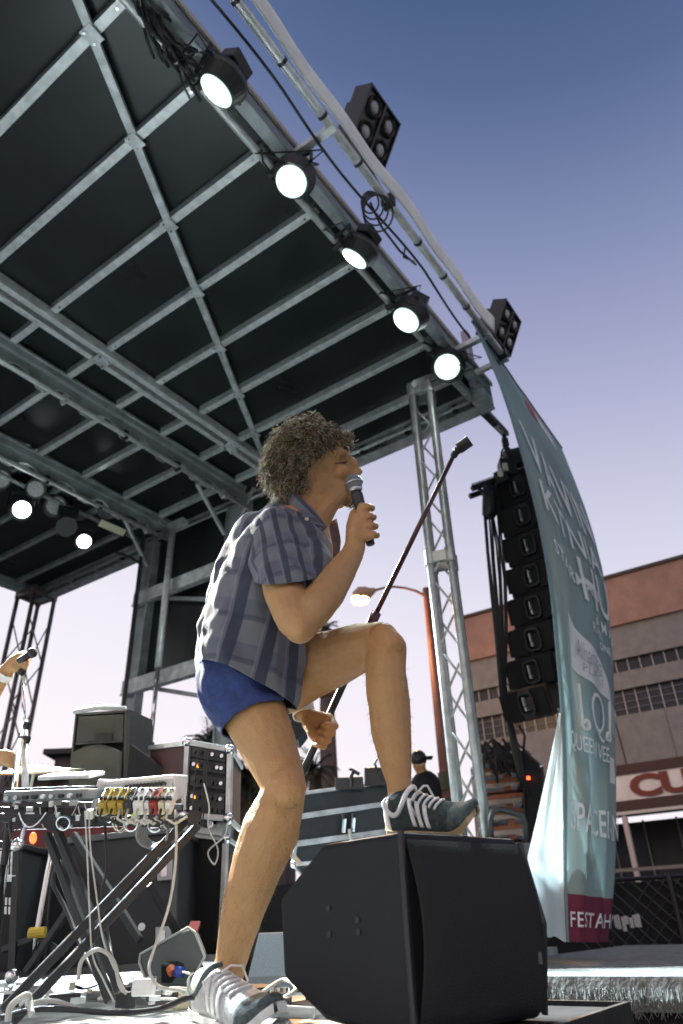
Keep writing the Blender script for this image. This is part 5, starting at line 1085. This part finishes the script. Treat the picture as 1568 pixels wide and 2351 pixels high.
t = thing('mixer', (a_+b_)/2, 'white desktop mixer tilted away with its jack panel towards the viewer', 'mixer'); c = (a_+b_)/2
g = G().prism([c-ax*w_/2-ay*.0+Z*.01, c-ax*w_/2+ay*.09+Z*.022, c-ax*w_/2+ay*.09-Z*.04, c-ax*w_/2+ay*.02-Z*.06], ax*w_); mk('case', g, WHT, t, bev=.006)
g = G().prism([c-ax*(w_/2+.006)-ay*.01+Z*.014, c-ax*(w_/2+.006)+ay*.09+Z*.028, c-ax*(w_/2+.006)+ay*.09-Z*.09, c-ax*(w_/2+.03)-ay*.0-Z*.11], -ax*.012); mk('side_cheek', g, WHT, t, bev=.004)
pn = c+ay*.006-Z*.028; g = G().box(pn, ax*w_*.97, ay*.008, Z*.052); mk('rear_panel', g, mat('pale_grey_panel', (.40, .43, .42), .5), t)
g = G().box(pn-ax*w_*.33-ay*.006+Z*.002, ax*w_*.24, ay*.006, Z*.012); mk('blue_label', g, mat('blue_label_paint', (.03, .12, .3), .5), t)
for i in range(11): g = G().tube([pn-ay*.004+ax*(-w_*.14+w_*.052*i)+Z*.014, pn-ay*.018+ax*(-w_*.14+w_*.052*i)+Z*.014], .0050, 8); mk('jack', g, BLK, t)
for i in range(9): g = G().tube([pn-ay*.004+ax*(-w_*.4+w_*.095*i)-Z*.014, pn-ay*.016+ax*(-w_*.4+w_*.095*i)-Z*.014], .0065, 8); mk('jack', g, random.choice((CHR, WHT, BLK)), t)
for i in range(9): g = G().tube([pn-ay*.016+ax*(-w_*.4+w_*.1*i)-Z*.010, pn-ay*.05+ax*(-w_*.4+w_*.1*i)-Z*.02, pn-ay*.05+ax*(-w_*.38+w_*.1*i)-Z*.06, pn-ay*.03+ax*(-w_*.36+w_*.1*i)-Z*.09], .003, 5); mk('patch_lead', g, random.choice((WCAB, RUB, WCAB, MT['yellow_band'] if 'yellow_band' in MT else WCAB)), t, smooth=True)
PEDC = {'yellow': (.40, .27, .03), 'white': (.72, .71, .66), 'red': (.32, .03, .025), 'black': (.03, .03, .03), 'lime': (.45, .65, .06), 'cream': (.62, .58, .40)}
for k, (x0, x1, cn) in enumerate(((226, 246, 'yellow'), (248, 268, 'yellow'), (270, 284, 'yellow'), (287, 304, 'black'), (306, 330, 'white'), (332, 343, 'white'), (345, 361, 'red'), (364, 378, 'cream'), (380, 394, 'white'))):
    t, cc, ax, ay, az_, w_ = device('effects_pedal', x0, 1822+(k % 3)*3, x1, 1872, 1.94, .07, .036, mat(cn+'_pedal_paint', PEDC[cn], .4, 0, 40, .1), [None, 'first yellow', 'second yellow', 'third yellow', 'black', 'wide white', 'narrow white', 'red', 'cream', 'last white'][k+1]+' effects pedal in the row below the white mixer', 'effects pedal', .75)
    for s_ in (-.25, .25): g = G().tube([cc+ax*w_*s_-ay*.02+az_*.015, cc+ax*w_*s_-ay*.02+az_*.026], .0045, 8); mk('knob', g, BLK if cn != 'black' else CHR, t)
    g = G().tube([cc+ay*.015+az_*.015, cc+ay*.015+az_*.024], .006, 8); mk('footswitch', g, CHR, t)
    g = G().tube([cc-ay*.035, cc-ay*.060-az_*.01, cc-ay*.055-az_*.03+ax*.02, cc-ay*.04-az_*.02+ax*.05], .0035, 5); mk('patch_lead', g, random.choice((RUB, WCAB)), t, smooth=True)
g = G().tube([P(300, 1852, d=1.96), P(308, 1868, d=1.95)], .007, 8); tag(mk('cable_plug', g, mat('lime_plug', (.45, .65, .06), .4), smooth=True), 'lime green cable plug hanging under the pedals', 'plug')
# cables dropping from the table
def cable(pts, r, m, label, grp=None, cat='cable', n=40):
    Q = [P(*q[:2], d=q[2]) for q in pts]; Q = [Q[0]]+Q+[Q[-1]]; out = []
    for i in range(1, len(Q)-2):
        for t in np.linspace(0, 1, 8, endpoint=False):
            a, b, c, d = Q[i-1:i+3]; out.append(.5*((2*b)+(-a+c)*t+(2*a-5*b+4*c-d)*t*t+(-a+3*b-3*c+d)*t**3))
    out.append(Q[-2]); g = G().tube(out, r, 6); o = mk('cable', g, m, smooth=True); tag(o, label, cat, grp); return o
cable([(402, 1860, 1.95), (405, 1930, 1.93), (400, 2010, 1.92), (385, 2090, 1.92), (350, 2190, 1.92), (343, 2230, 1.9), (365, 2265, 1.9), (405, 2272, 1.9), (425, 2278, 1.9)], 0.0036, WCAB, 'long white cable hanging from the table past the road case to the floor')
cable([(195, 1862, 1.95), (200, 1960, 1.95), (205, 2080, 1.95), (212, 2190, 1.95), (235, 2245, 1.95), (262, 2300, 1.93)], 0.0020, WCAB, 'thin white cable left of the pair hanging below the mixer')
cable([(205, 1862, 1.95), (207, 1940, 1.95), (222, 2060, 1.95), (240, 2170, 1.95), (285, 2270, 1.95)], 0.0020, WCAB, 'thin white cable right of the pair hanging below the mixer')
cable([(180, 2250, 1.85), (188, 2205, 1.85), (225, 2180, 1.85), (260, 2205, 1.85), (275, 2262, 1.85), (290, 2280, 1.85)], 0.0046, WCAB, 'pale cable arching over the floor at the foot of the stand')
cable([(18, 2345, 1.72), (25, 2310, 1.72), (60, 2285, 1.72), (68, 2300, 1.73), (72, 2330, 1.7)], 0.0065, WCAB, 'thick pale looped cable at the bottom left corner')
cable([(60, 2305, 1.75), (120, 2298, 1.8), (170, 2312, 1.82), (190, 2318, 1.82)], 0.0052, WCAB, 'pale cable running flat from the corner loop to the grey tangle')
cable([(0, 2338, 1.75), (80, 2318, 1.8), (160, 2318, 1.8), (260, 2325, 1.8), (360, 2318, 1.85), (440, 2290, 1.9), (520, 2300, 1.9)], .006, RUB, 'black cable snaking along the front of the stage floor')
cable([(240, 1880, 2.2), (245, 1990, 2.2), (232, 2060, 2.2), (250, 2150, 2.2), (262, 2230, 2.1)], .004, RUB, 'thin dark cable winding down through the X stand')
cable([(150, 1960, 2.3), (130, 1990, 2.3), (122, 2030, 2.3), (150, 2085, 2.3), (190, 2180, 2.2), (225, 2250, 2.1)], .006, RUB, 'grey curled cable crossing behind the left leg of the stand')
cable([(468, 1800, 2.9), (480, 1850, 2.85), (478, 1900, 2.85), (500, 1950, 2.85), (492, 1985, 2.85), (478, 1955, 2.85), (515, 1920, 2.85), (522, 1890, 2.85)], 0.0033, WCAB, 'thin white cable looping across the open road case')
cable([(420, 2232, 2.36), (445, 2238, 2.3), (470, 2245, 2.2)], 0.0039, WCAB, 'pale cable running from the blue plug towards the shoe')
cable([(640, 1935, 2.2), (668, 1960, 2.2), (690, 1985, 2.2)], 0.0078, WCAB, 'short thick pale cable curving behind the calf')
cable([(640, 2300, 1.85), (680, 2270, 1.95), (650, 2250, 2.1), (600, 2280, 2.0)], 0.0052, WCAB, 'pale cable looping on the floor left of the big monitor')
cable([(560, 2345, 1.7), (620, 2322, 1.8), (720, 2325, 1.85)], .012, WHT, 'thick white cable at the bottom edge beside the shoe')
for k in range(14):
    x = random.uniform(300, 400); c = P(352+random.uniform(-8, 8), 1918+random.uniform(-4, 4), d=2.05); 
g = G()
for k in range(5):
    c = P(348+3*k, 1915, d=2.04+.01*k); r = .042-.003*k; g.tube([c+RT*r*math.cos(t)+UPc*r*.9*math.sin(t) for t in np.linspace(0, 6.28, 18)], .004, 5)
tag(mk('cable_coil', g, mat('grey_cable', (.25, .26, .27), .5), smooth=True), 'coil of grey cable hanging under the mixer end of the stand', 'cable coil')
# clutter hung along the stand's front rail
for k in range(46):
    px = random.uniform(0, 400); c = P(px, random.uniform(1838, 1884), d=2.0+random.uniform(-.03, .08)); s_ = random.uniform(.006, .014)
    g = G()
    if k % 2: g.box(c, RT*s_*random.uniform(1, 2.4), UPc*s_*random.uniform(.8, 2), TC*s_)
    else: w1, h1 = random.uniform(.03, .08), random.uniform(.02, .055); g.tube([c+RT*w1*t-Z*h1*4*t*(1-t) for t in np.linspace(0, 1, 9)], .0019, 5)
    mk('plug' if k % 2 else 'lead', g, random.choice((BLK, WHT, ALU, BLKM, CHR, WCAB, RUB)), tb, bev=.001 if k % 2 else 0)
# plugs, adaptors and clutter on the floor
SMALL = [('power adaptor', BLK), ('white plug', WHT), ('pale connector', ALU), ('cream connector', MT['cream_pedal_paint']), ('grey block', MT['grey_pad_case'])]
jn = thing('floor_clutter', P(200, 2230, d=2.4)*[1, 1, 0], 'mess of plugs, adaptors and short leads scattered on the floor under the stand', 'cables')
for k in range(150):
    px = random.uniform(0, 440); py = random.choice((random.uniform(2190, 2235), random.uniform(2205, 2240), random.uniform(2260, 2300))); z_ = random.uniform(.008, .05)
    c = P(px, py, z=z_) if ray(px, py)[2] < 0 else P(px, py, d=3)
    if c@FH > 4 or c@FH < 1.3: continue
    s_ = random.uniform(.008, .028); a_ = random.uniform(0, 3.1); e1 = np.array([math.cos(a_), math.sin(a_), 0]); e2 = np.array([-e1[1], e1[0], 0]); c[2] = z_
    g = G()
    if k % 3: g.box(c, e1*s_*random.uniform(1, 3), e2*s_, Z*s_*random.uniform(.6, 1.6))
    else: rr = random.uniform(.02, .07); g.tube([c+e1*rr*math.sin(t)+e2*rr*.6*math.cos(t)+Z*.006*math.sin(t*2) for t in np.linspace(0, random.uniform(2.5, 5.5), 14)], .0032, 5)
    mk(['plug', 'adaptor', 'connector', 'lead'][0 if k % 3 == 1 else 1 if k % 3 == 2 else 3], g, random.choice(SMALL)[1], jn, bev=.002 if k % 3 else 0)
# paper set list / power strip
t, cc, ax, ay, az_, w_ = device('power_strip', 300, 2268, 345, 2288, 1.98, .05, .035, WHT, 'pale power strip lying at the foot of the stand', 'power strip')
for i in range(3): g = G().tube([cc+az_*.017+ax*w_*(-.3+.3*i), cc+az_*.019+ax*w_*(-.3+.3*i)], .016, 12); mk('socket', g, BLK, t)
for k, (x0, y0_, x1, y1_, dd) in enumerate(((560, 2290, 640, 2330, 2.0), (610, 2300, 660, 2330, 1.85))):
    t, cc, ax, ay, az_, w_ = device('effects_pedal', x0, y0_, x1, y1_, dd, .12, .03, BLKM if k else MT['grey_pad_case'], ['black flat pedal on the floor right of the lower shoe', 'small black pedal against the big monitor base'][k], 'effects pedal')
    for i in range(3): g = G().tube([cc+az_*.015+ax*w_*(-.3+.3*i), cc+az_*.03+ax*w_*(-.3+.3*i)], .008, 8); mk('footswitch', g, CHR, t)
# ---- mic stand with yellow band and short stands at left
ms = thing('microphone_stand', P(55, 1790, d=2.6), 'slim chrome mic stand reaching up to the performer\'s hand at far left', 'mic stand')
g = G().tube([P(52, 1545, d=2.62), P(55, 1660, d=2.6)], .007, 10); mk('upper_tube', g, CHR, ms, smooth=True)
g = G().tube([P(55, 1655, d=2.6), P(58, 1790, d=2.55), P(60, 1850, d=2.55)], .012, 10); mk('lower_tube', g, ALU, ms, smooth=True)
for q in ((57, 1665), (47, 1697), (57, 1697)): g = G().tube([P(q[0], q[1], d=2.56), P(q[0]+9, q[1]+2, d=2.56)], .014, 10); mk('knob', g, BLKM, ms)
g = G().tube([P(46, 1540, d=2.60), P(54, 1545, d=2.60)], .014, 8); mk('clip', g, BLK, ms)
m2 = thing('microphone', P(65, 1502, d=2.58), 'black microphone under the performer\'s hand at far left', 'microphone'); g = G().tube([P(42, 1518, d=2.58), P(68, 1503, d=2.57)], [.011, .014], 12); mk('handle', g, BLK, m2, smooth=True); g = G().ell(P(74, 1499, d=2.57), X*.02, Y*.02, Z*.02); mk('grille', g, BLKM, m2, smooth=True)
m3 = thing('microphone_stand', P(20, 2000, d=2.2), 'black boom stand rod slanting across the left edge in front of the cymbal', 'mic stand')
g = G().tube([P(47, 1700, d=2.5), P(8, 1990, d=2.1)], .010, 10); mk('rod', g, BLKM, m3, smooth=True); g = G().tube([P(8, 1990, d=2.1), P(-30, 2330, d=2.0)], .012, 10); mk('rod', g, BLKM, m3, smooth=True)
tp_ = thing('tripod_stand', P(80, 2260, d=2.3)*[1, 1, 0], 'black tripod stand base with a yellow band behind the X stand', 'stand')
g = G().tube([P(128, 1915, d=2.5), P(110, 2000, d=2.5), P(85, 2140, d=2.5), P(80, 2180, d=2.5)], .011, 10); mk('tube', g, CHR, tp_, smooth=True)
g = G().tube([P(67, 2142, d=2.48), P(104, 2140, d=2.48)], .015, 12); mk('yellow_band', g, mat('yellow_tape', (.42, .30, .03), .5), tp_)
for q in ((5, 2180), (82, 2235), (150, 2190)): g = G().bar(P(84, 2150, d=2.5), P(*q, d=2.5), .016, .016); mk('leg', g, BLKM, tp_)
cy = P(80, 1765, d=3.0); cym = thing('cymbal', cy, 'pale brass cymbal edge showing behind the sampler', 'cymbal')
cn = nrm(Z+TC*.25); s_, u_, _ = frame(cn); g = G().tube([cy-cn*.012, cy-cn*.004, cy+cn*.012, cy+cn*.02], [.20, .12, .035, .004], 28); mk('plate', g, mat('brass_cymbal', (.55, .47, .30), .3, .8), cym, smooth=True)
g = G().tube([cy, cy-Z*.4], .008, 8); mk('rod', g, CHR, cym)
# ---- side fill speaker
sp_c = P(222, 1800, d=3.3); sf = thing('loudspeaker', sp_c, 'grey moulded loudspeaker standing behind the mixer at left', 'loudspeaker')
q = [P(173, 1637, d=3.3), P(290, 1630, d=3.25), P(286, 1815, d=3.25), P(155, 1812, d=3.3)]
back = FH*.24+RH*.03
PGR = mat('grey_speaker_plastic', (.065, .07, .065), .7, 0, 0, 0, .3, 300)
qb = [p+back*.35 for p in q]; g = G().prism(qb, back*.65); mk('cabinet', g, PGR, sf, bev=.008)
for i in range(4):
    j = (i+1) % 4; ctr = sum(q)/4; inn = lambda p: p+(ctr-p)*.06; g = G().prism([q[i], q[j], inn(q[j]), inn(q[i])], back*.35); mk('baffle_rim', g, PGR, sf)
g = G().prism([q[1], q[1]+RH*.02, q[2]+RH*.02, q[2]], back*.8+RH*.03); mk('side_panel', g, BLK, sf)
e = lambda u, v: (q[0]*(1-u)+q[1]*u)*(1-v)+(q[3]*(1-u)+q[2]*u)*v
fo = nrm(np.cross(q[1]-q[0], q[3]-q[0])); fo = fo if fo@TC > 0 else -fo
# horn: recessed flare
hx = [(.06, .05), (.94, .05), (.94, .40), (.06, .42)]; th = [(.36, .27), (.66, .27), (.66, .36), (.36, .36)]
g = G()
for i in range(4): a, b = hx[i], hx[(i+1) % 4]; c_, d2 = th[(i+1) % 4], th[i]; g.add([e(*a)-fo*.004, e(*b)-fo*.004, e(*c_)-fo*.05, e(*d2)-fo*.05], [(0, 1, 2, 3)])
mk('horn', g, PGR, sf, solid=.006); g = G().prism([e(*p)-fo*.045 for p in th], fo*.004); mk('horn_throat', g, BLK, sf)
def grl(u, v): 
    uu = .05+.90*u; vv = .47+.09*((u-.5)*2)**2-.02+(.97-.45)*v*(1-.12*((u-.5)*2)**2); return e(uu, min(vv, .98))+fo*(.008+.03*math.sin(math.pi*u)*math.sin(math.pi*min(v+.1, 1)))
g = G().grid(grl, 20, 12); mk('grille', g, mat('grey_olive_grille', (.08, .08, .065), .75, 0, 0, 0, .6, 400), sf, smooth=True, solid=.004)
g = G().tube([q[0]+Z*.004+fo*.01, (q[0]+q[1])/2+Z*.014+fo*.02, q[1]+Z*.004+fo*.01], .012, 8); mk('top_rim', g, mat('pale_rim', (.35, .38, .4), .5), sf, smooth=True)
# dark slanted lid to its right
g = G().prism([P(298, 1705, d=3.2), P(395, 1775, d=3.2), P(420, 1830, d=3.2), P(285, 1830, d=3.2)], FH*.25); tag(mk('case_lid', g, BLKG, bev=.006), 'sloping black lid leaning between the grey speaker and the road cases', 'lid')
# ---- road cases
def road_case(q, dep, label, face, frame_m, lid=True, knobs=0, name='road_case', latches=()):
    q = [np.array(p) for p in q]; t = thing(name, q[3], label, 'road case'); g = G().prism(q, dep); mk('shell', g, face, t, bev=.003)
    fo = nrm(np.cross(q[1]-q[0], q[3]-q[0])); fo = fo if fo@TC > 0 else -fo
    for i in range(4): g = G().bar(q[i]+fo*.006, q[(i+1) % 4]+fo*.006, .022, .022, fo); mk('edge_rail', g, frame_m, t, bev=.003)
    for i in range(4): g = G().bar(q[i]+fo*.004, q[i]+dep, .018, .018); mk('edge_rail', g, frame_m, t, bev=.003)
    for i in range(4): g = G().ell(q[i]+fo*.01, X*.022, Y*.022, Z*.022, 10, 7); mk('corner_ball', g, CHR, t, smooth=True)
    E_ = lambda u, v: (q[0]*(1-u)+q[1]*u)*(1-v)+(q[3]*(1-u)+q[2]*u)*v
    for (u, v) in latches:
        c = E_(u, v)+fo*.012; ex = nrm(q[1]-q[0]); ey = nrm(q[3]-q[0]); g = G().box(c, ex*.055, ey*.075, fo*.012); lt = mk('latch', g, mat('steel_latch', (.35, .36, .37), .35, .8), t, bev=.003)
        g = G().box(c+fo*.008, ex*.02, ey*.05, fo*.01); mk('latch_handle', g, CHR, lt)
    return t, E_, fo
REDB = mat('dark_maroon_laminate', (.075, .035, .035), .5, 0, 8, .2); INS = mat('rack_interior', (.010, .011, .013), .8)
t, E_, fo = road_case([P(433, 1705, d=3.0), P(530, 1722, d=2.95), P(526, 1880, d=2.95), P(424, 1872, d=3.0)], FH*.36-RH*.0+nrm(P(345, 1715, d=3.35)-P(433, 1705, d=3.0))*.02, 'open black road case with rack gear inside, upper case left of the knee', INS, ALUD)
a = [P(345, 1715, d=3.3), P(433, 1705, d=3.02), P(424, 1872, d=3.02), P(342, 1850, d=3.3)]; g = G().prism(a, FH*.3); mk('side_panel', g, REDB, t, bev=.004)
for i in ((0, 1), (2, 3), (1, 2)): g = G().bar(a[i[0]]+TC*.01, a[i[1]]+TC*.01, .018, .018); mk('edge_rail', g, ALUD, t)
for v_ in (.12, .30, .52, .74, .9):
    g = G().box(E_(.5, v_)+fo*.004, (E_(.9, v_)-E_(.1, v_)), Z*.045, fo*.01); ru = mk('rack_unit', g, BLKM, t, bev=.002)
    for u_ in (.2, .34, .62, .74, .84): g = G().tube([E_(u_, v_)+fo*.008, E_(u_, v_)+fo*.022], .008, 8); mk('knob', g, random.choice((CHR, BLK, BLK)), ru)
for q_ in ((.30, .30), (.28, .32), (.24, .75)): g = G().box(E_(*q_)+fo*.014, RT*.006, UPc*.010, TC*.004); mk('indicator', g, mat('orange_led', (.8, .2, .02), .4, emis=(1, .25, .03), estr=4), t)
for u_ in (.3, .5, .55): g = G().tube([E_(u_, .1)+fo*.03, E_(u_+.02, .5)+fo*.05, E_(u_-.03, 1.1)+fo*.04], .003, 5); mk('lead', g, BLK, t)
t, E_, fo = road_case([P(408, 1912, d=3.1), P(520, 1925, d=3.05), P(508, 2200, d=3.05), P(400, 2195, d=3.1)], FH*.35, 'tall black road case with bright edge rails under the upper open case', BLKG, ALU, latches=((-.0, .18), (-.0, .62)))
g = G().box((E_(.5, -.07)), (E_(1, 0)-E_(0, 0)), Z*.05, fo*.1); mk('lid_rail', g, ALUD, t, bev=.004)
for k in range(6): g = G().tube([E_(.1+.15*k, -.10)+fo*.05, E_(.1+.15*k, -.10)+fo*.09], .013, 8); mk('knob', g, CHR if k % 2 else BLK, t)
t, E_, fo = road_case([P(122, 1935, d=2.75), P(404, 1905, d=2.7), P(398, 2215, d=2.7), P(98, 2235, d=2.75)], FH*.5, 'large flat black road trunk behind the X stand', mat('black_laminate', (.016, .017, .020), .55, 0, 5, .3), mat('dull_rail', (.10, .105, .11), .45, .6), latches=((.93, .30), (.93, .82)))
# low black cabinet and red barrier at far left
t, E_, fo = road_case([P(-60, 1938, d=2.5), P(42, 1942, d=2.5), P(30, 2240, d=2.5), P(-80, 2240, d=2.5)], FH*.3, 'black amplifier with pale top edge cut by the left picture edge', BLKG, BLKM, name='amplifier')
g = G().bar(E_(.1, .01)+fo*.01, E_(1, .01)+fo*.01, .012, .02); mk('pale_strip', g, WHT, t)
for v_ in (.08, .14, .20, .26, .45, .52):
    for k in range(6): g = G().box(E_(.5+.08*k, v_)+fo*.012, RT*.006, UPc*.022, TC*.004); mk('slot_light', g, WHT, t)
g = G().box(E_(.8, .27)+fo*.012, RT*.06, UPc*.02, TC*.004); mk('label', g, WHT, t)
RDB = mat('red_painted_board', (.13, .022, .02), .7, 0, 4, .3); RDW = mat('salmon_board', (.48, .17, .12), .7, 0, 4, .2)
g = G().prism([P(30, 1905, d=3.4), P(330, 1895, d=3.4), P(300, 1950, d=3.4), P(20, 1960, d=3.4)], FH*.04); tag(mk('red_board', g, RDB, bev=.003), 'dark red board behind the stand legs under the sampler', 'board')
g = G().prism([P(45, 1955, d=3.5), P(150, 1950, d=3.5), P(115, 2180, d=3.5), P(20, 2185, d=3.5)], FH*.04); tag(mk('salmon_board', g, RDW, bev=.003), 'faded salmon board showing between the amplifier and the trunk', 'board')
g = G().box(P(25, 1855, d=2.06), RT*.1, UPc*.02, TC*.05)
g2 = G().ell(P(77, 1893+175/2*.0+180*.0, d=1.97)+UPc*0, RT*.012, UPc*.02, TC*.012); 
o = G().ell(P(74, 2075-0, d=2.3), RT*.012, UPc*.02, TC*.012)
tag(mk('indicator_lamp', G().ell(P(76, 1924, d=2.2), RT*.010, UPc*.017, TC*.010), mat('red_lamp', (1, .1, .02), .4, emis=(1, .08, .02), estr=5), smooth=True), 'glowing red indicator above the amplifier at left', 'indicator lamp')
# ---- long case with mixing gear behind (between the legs)
t, E_, fo = road_case([P(690, 1822, d=5.0), P(940, 1790, d=5.4), P(940, 1960, d=5.4), P(672, 1985, d=5.0)], FH*.8, 'long dark road case with bright rails seen between the legs', mat('teal_black_laminate', (.018, .024, .027), .5, 0, 6, .3), ALUD)
for v_, m_ in ((.34, ALUD), (.72, ALUD)): g = G().bar(E_(0, v_)+fo*.015, E_(1, v_-.05)+fo*.015, .035, .02, fo); mk('lid_rail', g, m_, t, bev=.004)
for q_ in ((.38, .52), (.46, .52)): g = G().tube([E_(*q_)+fo*.02-Z*.05, E_(*q_)+fo*.04+Z*.03, E_(*q_)+fo*.02+Z*.05], .018, 8); mk('catch', g, CHR, t)
g = G().tube([E_(.42, .6)+fo*.05, E_(.43, .8)+fo*.08, E_(.43, 1.1)+fo*.08], .012, 6); mk('hanging_lead', g, WCAB, t)
t, cc, ax, ay, az_, w_ = device('control_box', 838, 1790, 912, 1802, 5.2, .3, .12, BLK, 'dark mixing box on the long case with a small microphone over it', 'mixer')
t2, cc2, ax2, ay2, az2, w2 = device('control_box', 770, 1800, 835, 1812, 5.1, .25, .08, BLK, 'lower dark mixing box left end of the long case', 'mixer')
m4 = thing('microphone_stand', P(805, 1800, d=5.1), 'tiny desk microphone on the long case between the legs', 'mic stand')
g = G().tube([P(806, 1806, d=5.1), P(806, 1780, d=5.1), P(812, 1770, d=5.1)], .016, 8); g.tube([P(825, 1778, d=5.1), P(812, 1770, d=5.1), P(802, 1764, d=5.1)], .012, 8); mk('arm', g, BLK, m4, smooth=True)
m5 = thing('microphone_stand', P(878, 1790, d=5.2), 'small upright microphone stand touching the raised ankle', 'mic stand')
g = G().tube([P(880, 1790, d=5.2), P(879, 1740, d=5.2), P(877, 1732, d=5.2)], .016, 8); g.tube([P(868, 1775, d=5.2), P(860, 1752, d=5.2), P(866, 1742, d=5.2)], .010, 6); mk('arm', g, BLK, m5); g = G().box(P(876, 1727, d=5.2), RT*.06, UPc*.08, TC*.05); mk('head', g, BLK, m5, bev=.01)
# speaker with lettering behind the far hand
ds = thing('loudspeaker', P(680, 1700, d=3.6), 'black tilted loudspeaker cabinet behind the lowered fist', 'loudspeaker')
q = [P(640, 1640, d=3.6), P(682, 1627, d=3.6), P(702, 1674, d=3.55), P(683, 1698, d=3.55), P(655, 1690, d=3.6)]; g = G().prism(q, FH*.2); mk('cabinet', g, BLKG, ds, bev=.006)
v, f = text_mesh('DYNAMIC', 1, 1, .02); v = np.array(v); lo, hi = v.min(0), v.max(0)
A_, B_ = P(640, 1648, d=3.57), P(668, 1655, d=3.57); D_ = P(640, 1658, d=3.57); g = G().add([A_+(B_-A_)*(p[0]-lo[0])/(hi[0]-lo[0])+(D_-A_)*(1-(p[1]-lo[1])/(hi[1]-lo[1])) for p in v], f); mk('lettering', g, WHT, ds)
g = G().tube([P(672, 1698, d=3.55), P(675, 1712, d=3.55), P(678, 1760, d=3.6), P(668, 1850, d=3.6)], .010, 6); mk('stand_pole', g, BLKM, ds)
# ---- amp racks glowing orange, right
WD = mat('sodium_lit_rack_wood', (.28, .10, .045), .3, 0, 5, .3)  # orange of the sodium light put into the wood and rail colours
def rack(q, dep, label, n, m):
    q = [np.array(p) for p in q]; t = thing('amplifier_rack', q[3], label, 'amplifier rack'); g = G().prism(q, dep); mk('shell', g, m, t, bev=.01)
    fo = nrm(np.cross(q[1]-q[0], q[3]-q[0])); fo = fo if fo@TC > 0 else -fo; E_ = lambda u, v: (q[0]*(1-u)+q[1]*u)*(1-v)+(q[3]*(1-u)+q[2]*u)*v
    for k in range(n):
        v_ = (k+.5)/n; g = G().box(E_(.5, v_)+fo*.012, (E_(.98, v_)-E_(.02, v_)), (E_(0, 1)-E_(0, 0))/n*.42, fo*.02); mk('rail', g, mat('sodium_lit_rack_alu', (.6, .45, .38), .25, .9), t, bev=.008)
        for u_ in (.18, .42, .84): g = G().box(E_(u_, v_+.35/n)+fo*.016, RT*.10, UPc*.05, TC*.02); mk('latch', g, CHR, t, bev=.006)
    return t
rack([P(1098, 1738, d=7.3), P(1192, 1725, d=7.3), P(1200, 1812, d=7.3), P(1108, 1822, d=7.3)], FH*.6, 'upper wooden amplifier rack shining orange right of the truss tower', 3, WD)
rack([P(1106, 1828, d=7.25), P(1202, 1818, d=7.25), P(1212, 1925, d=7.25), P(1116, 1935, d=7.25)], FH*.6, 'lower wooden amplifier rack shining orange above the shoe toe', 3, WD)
g = G()
for k in range(26):
    a = P(1120+random.uniform(-25, 55), 1722+random.uniform(-8, 12), d=7.2); g.tube([a, a+RH*random.uniform(-.1, .15)+Z*.08, a+RH*random.uniform(.0, .3)-Z*random.uniform(0, .3)], .014, 5)
tag(mk('cable_heap', g, RUB, smooth=True), 'heap of black cables lying on the upper orange amplifier rack', 'cables')
t, E_, fo = road_case([P(1200, 1722, d=7.2), P(1245, 1760, d=7.0), P(1262, 1960, d=7.0), P(1212, 1960, d=7.2)], FH*.4, 'tall dark equipment case between orange racks and banner', BLKG, BLKM)
g = G().box(E_(.3, .25)+fo*.02, RT*.03, UPc*.03, TC*.01); mk('indicator', g, MT['red_lamp'], t)
ct = thing('hand_cart', P(1140, 2000, d=5.6), 'curved black tube cart handle behind the big monitor', 'cart')
g = G().tube([P(*q, d=5.2) for q in ((1128, 1960), (1126, 1880), (1132, 1862), (1150, 1858), (1200, 1872), (1206, 1890), (1208, 1990))], .022, 8); mk('handle', g, BLKM, ct, smooth=True)
g = G().bar(P(1128, 1950, d=5.2), P(1206, 1955, d=5.2), .03, .03); mk('crossbar', g, BLKM, ct)
g = G().prism([P(1150, 1935, d=5.0), P(1240, 1935, d=5.0), P(1262, 2160, d=5.0), P(1150, 2160, d=5.0)], FH*.5); bt = tag(mk('flight_case', g, mat('worn_black_case', (.03, .032, .033), .6, 0, 12, .4), bev=.01), 'dark flight case behind the big monitor beside the banner fold', 'flight case')
g = G().tube([P(-20, 1640, d=3.2), P(0, 1650, d=3.2)], .01, 6)
# long tension strap beside the near column
g = G().tube([P(333, 1190, d=8.6), P(322, 1300, d=8.55), P(283, 1625, d=8.4)], .03, 5); tag(mk('tie_strap', g, RUB), 'black strap slanting down from the roof corner to behind the grey speaker', 'strap')
g = G().tube([P(268, 1268, d=9), P(300, 1280, d=8.6), P(325, 1296, d=8.5)], .02, 5); tag(mk('roof_cable', g, RUB), 'short black cable hanging from the rear roof to the column', 'cable')
# back wall curtain low behind the gear so that the deck ends
t = thing('back_barrier', (4, 10.3, 0), 'low dark barrier along the back edge of the stage', 'barrier')
for k in range(8): g = G().box((-2+1.0*k, 10.4, .45), X*.96, Y*.05, Z*.9); mk('panel', g, BLKG, t)
for k in range(6): g = G().box((5.95, 3.6+1.15*k, .28), X*.04, Y*1.1, Z*.56); mk('panel', g, BLKG, t)
